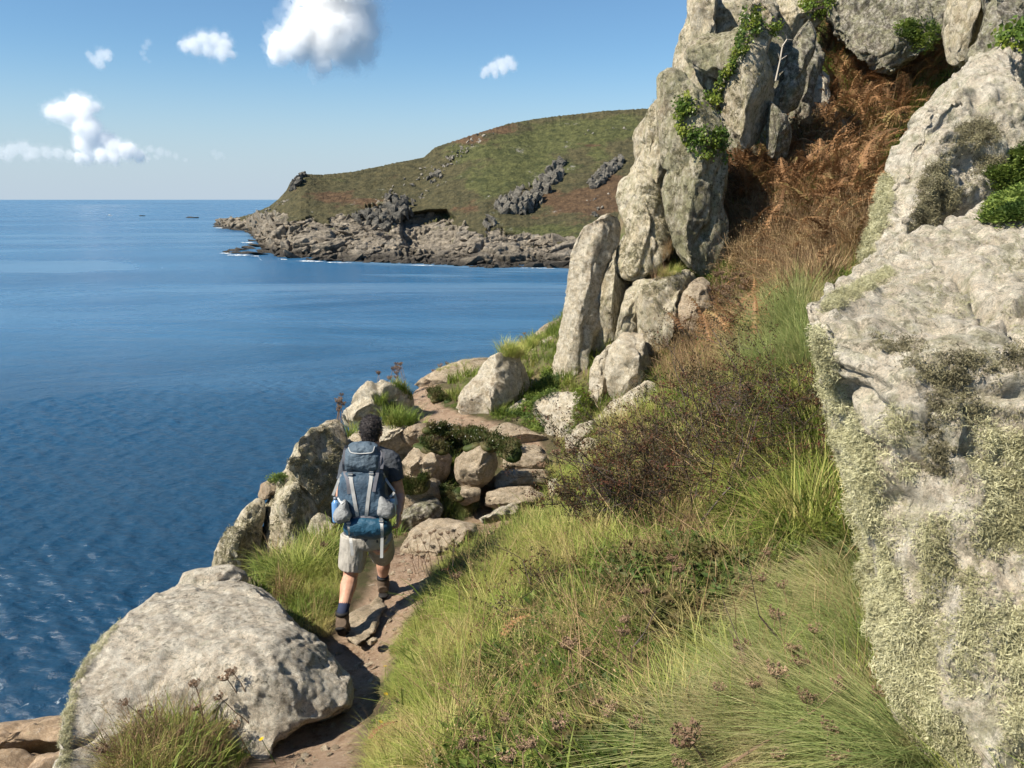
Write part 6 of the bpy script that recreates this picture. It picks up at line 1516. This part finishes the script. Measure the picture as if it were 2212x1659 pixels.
    uh = [pm(umbel(i), m_head, 'seed_head') for i in range(4)]; us = [pm(ustem(i), m_head, 'stem') for i in range(4)]
    def carrot(x, y, d, s, lean, lab, grp='brown seed heads of wild carrot'):
        p = at(float(x), float(y), d)
        r_ = empty('seed_head_plant', tuple(p), (rg.normal() * .15, lean, rg.uniform(-.5, .5))); r_.scale = (s, s, s); tag(r_, lab, 'seed head', grp)
        i = int(rg.integers(4)); a = bpy.data.objects.new('seed_head', uh[i]); COL.objects.link(a); a.parent = r_; b = bpy.data.objects.new('stem', us[i]); COL.objects.link(b); b.parent = r_
    def surf_d(x, y, up=60):
        p, nn, ob = cast(x, min(y + up, 1700)); return float(p @ FWD) if p is not None else 6.0
    I = lambda pts: [(800 / 1.0045 + a / 1.5625, 1050 / 1.0045 + b / 1.5625, s) for a, b, s in pts]
    low = I([(680,560,1.5),(850,515,1.2),(1370,460,1.3),(1435,570,1.0),(1375,655,1.3),(1455,615,1.1),(1480,750,1.2),(1570,700,1.1),(1550,840,1.0),(1095,880,1.9),(835,775,1.2),(1040,960,1.0),(1255,565,1.1),(1265,610,1.0),(1715,725,.9),(1505,505,.9),(930,370,1.1),(1025,265,1.1),(1050,300,1.0),(300,320,1.0),(330,890,1.0),(370,870,1.1),(460,800,.9),(480,940,1.1),(520,900,1.0),(780,750,1.0),(900,830,1.0),(1300,690,.9),(740,580,.9),(870,470,1.0),(1180,700,.8),(1585,940,1.2),(1390,930,.9),(650,830,1.3),(560,890,1.1),(1330,330,.9),(1400,355,.9),(1350,240,.8)])
    for (x, y, s) in low: carrot(x, y, surf_d(x, y, 90) * .93, s, rg.normal() * .3, 'brown wild carrot seed head over the grass of the lower slope', 'seed heads over the lower slope')
    q = reg('F', '680,930 690,1040 920,880 1045,840 870,1060 780,990 640,1170 1250,770 1215,800 960,1100 1060,960 1180,900 560,1190 820,1200 1260,1060 1100,1160')
    for (x, y) in q: carrot(x, y, 4.5 + rg.uniform(-.3, .3), rg.uniform(.8, 1.2), rg.uniform(-.6, -.1), 'seed head standing before the big weathered boulder', 'seed heads before the weathered boulder')
    q = reg('G', '790,850 800,925 850,870 880,860 905,900 940,845 965,830 990,880 1010,850 1050,840 1085,830 870,960 900,990 960,930 1000,960 1040,940 930,1010 1100,1100 830,990')
    for (x, y) in q: carrot(x, y, 7.1 + rg.uniform(-.2, .2), rg.uniform(.55, .8), rg.uniform(-.45, 0), 'dark closed seed head before the tilted tan slab', 'dark seed heads before the tan slab')
    q = reg('D', '320,1020 430,1020 520,960 560,870 640,900 870,830 980,820 660,1160 120,1110 190,1100 240,1120 820,440 960,370 700,950 480,1000 400,1090 570,1140 560,990 800,800 930,1180 1000,1240 60,1170')
    for (x, y) in q: carrot(x, y, surf_d(x, y, 60) * .95, rg.uniform(1.2, 1.9), rg.uniform(-.4, .2), 'rusty seed head above the thorn bushes near the crag', 'seed heads above the thorn bushes')
    Pq, _n = sow(reg('D', '760,400 980,350 1010,480 1010,640 900,720 780,640 700,580'), 75, 511)
    for p in Pq:
        x, y, d = proj(p[None]); carrot(float(x[0]), float(y[0]) - 40, float(d[0]) * .97, rg.uniform(1.2, 2.0), rg.normal() * .2, 'russet seed head in the dense stand below the crag', 'seed heads in the stand below the crag')
    for t_, (cx_, cy_, nn_) in enumerate([(740, 870, 7), (845, 800, 6), (870, 795, 6), (935, 785, 3), (1115, 745, 4), (1125, 735, 2), (655, 1210, 8), (690, 1200, 6)]):
        for _ in range(nn_):
            x, y = cx_ + rg.normal() * 16, cy_ + rg.normal() * 11; d = {0: 10.8, 1: 13.5, 2: 14.0, 3: 15.5, 4: 17.5, 5: 17.5, 6: 7.6, 7: 7.5}[t_]
            carrot(x, y, d, rg.uniform(1.0, 1.7), rg.normal() * .25, ['reddish seed head behind the overhanging boulder', 'seed head on the skyline of the cliff edge'][0 if t_ == 0 else 1] if t_ < 6 else 'dry seed head in the tuft behind the walker\'s legs', ['seed heads behind the overhanging boulder', 'seed heads on the cliff-edge skyline', 'seed heads behind the legs'][0 if t_ == 0 else (1 if t_ < 6 else 2)])

    # thorn bushes
    for i, (x, y, st, sp, h, lab) in enumerate([(1290, 1135, 10, .40, .42, 'low spreading thorn bush at the grassy end of the thicket'), (1440, 1040, 13, .55, .6, 'dense grey-brown thorn bush directly below the pale rock foot'), (1740, 980, 9, .4, .7, 'thorn bush pressed against the shaggy boulder'), (1380, 1140, 20, .6, .65, 'leafless dark thorn bush with reddish tips, lowest of the thicket'), (1510, 1110, 22, .7, .85, 'widest dark thorn bush in the middle of the slope'), (1640, 1040, 15, .55, .85, 'thorn bush at the edge of the long shaded grass'), (1570, 950, 9, .45, .65, 'small twiggy bush below the stand of seed heads'), (1180, 1330, 5, .25, .42, 'thin bare shrub in the pale grass'), (1010, 1290, 4, .2, .36, 'sparse dead shrub beside the closed seed heads')]):
        p, nn, ob = cast(x, y)
        if p is None: continue
        (tv, tf), (lv, lf) = twiggy(800 + i, st, sp, h, 4 if i < 7 else 3, .0080 if i < 7 else .005, leaves=2, Ls=.020)
        r_ = empty('thorn_bush', tuple(p)); tag(r_, lab, 'bush')
        link('branches', pm((tv, tf), m_twig, 'branches'), None, r_)
        lo = link('leaves', pm((lv, lf), m_tleaf, 'leaves'), None, r_); lo['kind'] = 'stuff'
    # bare dead stems
    def stem(name, pts, d, r, lab, col):
        V = []; F = []; P = [at(x, y, d + dz) for x, y, dz in pts]
        for a, b in zip(P, P[1:]): limb(V, F, a, b, r, r * .8, 5)
        for _ in range(5):
            i = int(rg.integers(1, len(P))); e = P[i] + rg.normal(size=3) * .06 + np.array([0, 0, .05]); limb(V, F, P[i], e, r * .6, r * .3, 4)
        o = link(name, pm((V, F), col, name)); tag(o, lab, 'dead stem')
    stem('dead_stem', [(1700, 1115, 0), (1660, 1175, 0), (1600, 1230, .0), (1570, 1260, 0), (1530, 1290, .05)], 5.0, .006, 'long grey bare stem arching over the shaded hollow', m_twig)
    stem('dead_stem', [(1505, 1240, 0), (1512, 1150, 0), (1520, 1120, 0), (1560, 1070, 0), (1580, 1050, 0)], 5.6, .009, 'forked dead stem standing in front of the widest thorn bush', m_twig)
    stem('dead_stem', [(1870, 1530, 0), (1810, 1480, 0), (1740, 1430, 0), (1690, 1390, 0), (1640, 1330, 0)], 3.4, .0045, 'long branched dead stem leaning across the combed grass', m_twig)
    stem('dead_stem', [(1780, 1550, 0), (1720, 1520, 0), (1640, 1450, 0), (1610, 1420, 0)], 3.2, .004, 'second branched dead stem leaning across the combed grass', m_twig)
    stem('dead_stem', [(1358, 1560, 0), (1362, 1480, 0), (1365, 1400, 0), (1390, 1370, 0)], 3.7, .004, 'upright forked stem in the grass of the lower slope', m_twig)
    pl = leafmat('bleached_twig', (.50, .44, .36), (.55, .5, .42), None, trans=0)
    stem('bleached_twig', [(1675, 175, 0), (1685, 130, 0), (1690, 100, 0), (1700, 85, 0)], 12.4, .012, 'bleached bare twig beside the leaning standing stone', pl)
    r_ = reg('C', '2125,410 2150,380 2190,365 2222,350')
    # yellow flowers
    m_yel = leafmat('yellow_petal', (.75, .48, .01), (.8, .55, .02), None, trans=.2)
    V = []; F = []
    for i in range(12): a = 6.283 * i / 12; leaf(V, F, np.zeros(3), np.array([math.cos(a), math.sin(a), .25]), np.array([0, 0, 1.]), .014, .007)
    fl = pm((V, F), m_yel, 'flower_head'); V = []; F = []; limb(V, F, np.zeros(3), np.array([0, 0, -.16]), .0015, .002, 4); fs_ = pm((V, F), m_herb, 'stem')
    for (x, y, lab) in [(1778, 1192, 'yellow flower nearer the dark hollow by the shaggy boulder'), (1800, 1197, 'yellow flower close against the shaggy boulder'), (832, 1440, 'yellow flower beside the path near the rear boot'), (565, 1597, 'yellow flower in the tuft before the weathered boulder'), (833, 1500, 'tiny yellow flower in the pale grass beside the path'), (822, 1560, 'yellow flower low in the pale grass near the trodden earth')]:
        d = surf_d(x, y, 15) * .97; e = empty('yellow_flower', tuple(at(float(x), float(y), d)), (.3, .2, rg.uniform(0, 6))); e.scale = [1.25] * 3; tag(e, lab, 'flower')
        for nm, me in (('flower_head', fl), ('stem', fs_)): o = bpy.data.objects.new(nm, me); COL.objects.link(o); o.parent = e

    # lichen: shaggy strands on the big boulders
    def strands(seed, n, L, w, rad, m, curl=.5):
        r2 = np.random.default_rng(seed); V = []; F = []
        for i in range(n):
            a = r2.uniform(0, 6.283); o = np.array([math.cos(a), math.sin(a), 0]) * rad * math.sqrt(r2.uniform()); d = np.array([r2.normal() * .5, r2.normal() * .5, 1.]); p = o; L_ = L * r2.uniform(.5, 1.3); s = np.cross(d, r2.normal(size=3)); s /= np.linalg.norm(s)
            k = len(V); V += [p - s * w / 2, p + s * w / 2]
            for j in (1, 2, 3):
                d = d + r2.normal(size=3) * curl; d /= np.linalg.norm(d); p = p + d * L_ / 3; ww = w * (1 - j / 3.3) / 2
                if j < 3: V += [p - s * ww, p + s * ww]; F.append([k, k + 1, k + 3, k + 2]); k += 2
                else: V.append(p); F.append([k, k + 1, k + 2])
        return pm((V, F), m, 'strands')
    lt = [strands(i, 30, .019, .0026, .030, m_lich, .9) for i in range(4)]
    ld = [strands(10 + i, 30, .017, .0030, .030, m_lichd, 1.0) for i in range(3)]
    ltf = [strands(20 + i, 24, .035, .009, .045, m_lichd, .9) for i in range(3)]
    def on_rock(key, poly, n, seed, protos, thr=None, scale=(.8, 1.3), down=.6, freq=(3, 3, .7), label='', thr2=0):
        nm = ROCKS[key].name; P, N = sow(poly, n, seed, on=lambda o: o == nm)
        if thr is not None:
            f = fbm(P * np.array(freq), 1.0, 5, seed * .1, .7); k = f + rg.normal(size=len(P)) * .07 > thr; P, N, f = P[k], N[k], f[k]; scale = (scale[0] * .6, scale[1] * 1.1)
        if not len(P): return
        D = N * 1.0 + np.array([0, 0, -down]); D /= np.linalg.norm(D, axis=1)[:, None]
        D = D + rg.normal(size=D.shape) * .22; rot = [(Vector(v).to_track_quat('Z', 'Y') @ Quaternion((0, 0, 1), rg.uniform(0, 6.28))).to_euler() for v in D]; rot = np.array([[e.x, e.y, e.z] for e in rot])
        scatter('lichen', protos, P - N * .004, rot, rg.uniform(scale[0], scale[1], len(P)), rg.integers(0, len(protos), len(P)), label, ROCKS[key])
    full = zpoly('1700,450 2300,450 2300,1700 1700,1700')
    edge = reg('D', '1225,550 1300,560 1400,800 1520,1100 1600,1500 1700,1900 1820,2200 1960,2500 1900,2560 1700,2300 1500,1900 1350,1200 1230,700')
    on_rock('R1', edge, 4600, 601, lt, None, (.9, 1.6), label='pale shaggy lichen fringing the edge of the huge boulder')
    on_rock('R1', reg('D', '1500,900 2300,900 2300,2600 1900,2600 1600,1900 1450,1300'), 8000, 602, lt, .12, (.8, 1.4), freq=(5, 5, 1.0), label='pale shaggy lichen in hanging bands over the face of the huge boulder')
    on_rock('R1', reg('D', '1450,560 1650,570 1900,640 2300,620 2300,1200 1600,1200 1400,800'), 3400, 603, ld, .13, (.8, 1.3), freq=(4.5, 4.5, 2.0), label='olive lichen tufts under the brow of the huge boulder')
    on_rock('R1', reg('D', '1300,470 1450,350 1800,190 2300,20 2300,600 1800,560 1500,520'), 2200, 604, lt + ld, .13, (.45, .8), down=-.2, freq=(3, 3, 3), label='scattered lichen tufts on top of the huge boulder')
    on_rock('R1', reg('D', '1300,480 1345,400 1450,345 1600,268 1620,300 1480,390 1360,450'), 800, 606, lt, None, (.6, 1.0), down=0, label='lichen tufts on the shoulder of the huge boulder')
    on_rock('R2', reg('C', '1780,680 1900,600 2050,560 2100,640 2120,800 2050,1000 1900,1180 1700,1300 1620,1200 1700,1000 1740,800'), 3000, 605, ld, -.02, (1.1, 1.8), freq=(2.5, 2.5, 1.5), label='dark beard of lichen on the rounded boulder')
    on_rock('R2', reg('C', '1530,830 1600,850 1560,1050 1500,1150 1480,1330 1400,1340 1440,1150 1490,960'), 1300, 607, lt, None, (1.1, 1.8), label='pale lichen fringe on the edge of the rounded boulder')
    on_rock('BL', reg('F', '310,1271 340,1000 400,720 520,590 640,480 600,560 470,720 400,900 380,1100 380,1271'), 800, 608, lt, None, (.6, 1.0), label='pale lichen fringe on the seaward edge of the weathered boulder')
    for key, reg_, poly, n in (('P1', 'C', '510,350 640,420 760,560 790,700 700,900 740,1100 640,1260 545,1080 515,560', 3800), ('P3', 'C', '300,900 540,850 540,1300 290,1300', 2200), ('B3', 'C', '800,20 1050,20 1030,720 790,720', 2400), ('P8', 'D', '490,290 740,290 700,500 560,700', 1300), ('P5', 'D', '290,180 480,180 460,700 290,700', 900), ('M6', 'E', '410,590 730,590 700,1070 420,900', 1700), ('M7', 'E', '310,870 580,870 560,1320 310,1320', 1200), ('M9', 'E', '80,1090 250,1090 250,1330 80,1330', 700), ('M8', 'E', '160,960 330,960 320,1330 160,1330', 700), ('P2', 'C', '350,440 560,440 560,1000 350,1000', 1100), ('B2', 'C', '610,140 1090,140 1000,380 610,380', 900), ('P11', 'D', '262,785 640,785 560,1100 262,1100', 900), ('B1', 'C', '560,-40 740,-40 740,440 560,440', 900)):
        on_rock(key, reg(reg_, poly), n // 2, 700 + n, ltf, .02, (.55, 1.0), down=.3, freq=(2.2, 2.2, 1.6), label='olive and grey tufts of lichen on the stone')

    # ivy on the leaning stone and in the cleft
    def ivy(poly, n, seed, lab, thr=None, name='ivy'):
        P, N = sow(reg('C', poly), n, seed, on='any'); 
        if thr is not None: k = fbm(P, 2.2, 3, seed) > thr; P, N = P[k], N[k]
        if not len(P): return
        V = []; F = []; c = P.mean(0)
        for p, nn in zip(P, N):
            for _ in range(6):
                q = p + nn * rg.uniform(.01, .12) + rg.normal(size=3) * .03 - c; L = rg.uniform(.032, .062); d = rg.normal(size=3) * .5 + np.array([0, 0, -.6]) + nn * .3
                leaf(V, F, q, d, nn + rg.normal(size=3) * .5, L, L * .85)
        r_ = empty(name, tuple(c)); tag(r_, lab, 'ivy'); o = link('leaves', pm((V, F), m_ivy, 'leaves'), None, r_); o['kind'] = 'stuff'
        V = []; F = []; o_ = np.argsort(P[:, 2])
        for a, b in zip(P[o_][:-1:5], P[o_][5::5]): 
            if np.linalg.norm(a - b) < 1.2: limb(V, F, a - c, b - c, .008, .008, 4)
        if V: link('vines', pm((V, F), m_twig, 'vines'), None, r_)
    ivy('915,40 945,50 950,90 975,120 930,170 905,230 890,290 850,330 820,370 800,420 790,500 780,480 790,400 830,330 850,270 870,200 900,120', 300, 901, 'yellow-green ivy climbing the sunlit edge of the leaning stone')
    ivy('700,440 760,430 800,460 790,520 740,500', 110, 902, 'bright ivy clump at the foot of the leaning stone')
    ivy('580,470 640,460 700,540 760,540 800,620 820,740 760,760 690,740 640,680 590,600', 360, 903, 'dark glossy ivy in the cleft beside the tall mossy pillar', -.1)
    ivy('1150,10 1210,-20 1330,-20 1340,40 1270,90 1190,80', 260, 904, 'green ivy spreading across the top of the back wall')
    ivy('1010,130 1060,120 1100,150 1080,175 1020,165', 80, 905, 'small ivy patch on the end of the flat wedged slab')
    ivy('2100,215 2150,160 2212,120 2240,200 2200,230', 80, 906, 'green leaves hanging over the top of the bearded boulder')
    # cushions of thrift
    def cushion(poly, n, seed, lab, flowers=0, mats=None):
        P, N = sow(reg('E', poly), n, seed, on='any')
        if not len(P): return
        c = P.mean(0); r_ = empty('thrift_cushion', tuple(c)); tag(r_, lab, 'cushion plant')
        ms = ball((0, 0, 0), .05); 
        meshes = [ball(p - N[i] * .01 - c, .06, (1.3, 1.3, .8)) for i, p in enumerate(P[:150])]; bpy.data.meshes.remove(ms)
        b = remesh_union(meshes, .02, 12); b.materials.append(m_cush); b.name = 'mound'; link('mound', b, None, r_)
        V = []; F = []
        for k in range(60 * n):
            i = int(rg.integers(len(P))); q = P[i] + N[i] * rg.uniform(.04, .085) + rg.normal(size=3) * .025 - c; leaf(V, F, q, N[i] + rg.normal(size=3) * .5 + np.array([0, 0, .5]), rg.normal(size=3), .04, .012)
        o = link('leaves', pm((V, F), mats or m_cush, 'leaves'), None, r_); o['kind'] = 'stuff'
        if flowers:
            wm = leafmat('white_petal', (.75, .72, .66), (.8, .78, .72), None); V = []; F = []
            for k in range(flowers):
                i = int(rg.integers(len(P))); q = P[i] + N[i] * .1 + rg.normal(size=3) * .03 - c
                for _ in range(5): leaf(V, F, q, rg.normal(size=3), rg.normal(size=3), .011, .009)
            o = link('flowers', pm((V, F), wm, 'flowers'), None, r_); o['kind'] = 'stuff'
    cushion('1065,660 1120,620 1200,615 1260,640 1350,650 1480,680 1500,720 1460,720 1390,690 1300,720 1240,730 1180,730 1100,725 1070,700', 150, 951, 'dark cushion plant dotted with tiny white flowers above the rounded boulders', 90)
    cushion('1300,640 1450,660 1560,720 1540,760 1470,760 1440,720 1340,690', 130, 952, 'trailing end of the cushion plant beside the top step', 20)
    cushion('1005,870 1060,860 1120,870 1100,910 1040,925 1005,900', 50, 953, 'dark moss pad on the shaded boulder beside the walker')
    cushion('1190,880 1260,870 1280,960 1200,970 1180,930', 50, 954, 'dark leafy cushion in the crevice below the round boulder')
    cushion('1130,450 1180,440 1240,450 1230,490 1160,490', 30, 955, 'brown-green cushion at the foot of the long low slab')

    for o in far: o.hide_viewport = False
# ------------------------------------------------------------------ build everything
build_ground()
build_sea()
build_headland()
build_far_rocks()
build_clouds()
build_rocks()
build_person()
build_plants()
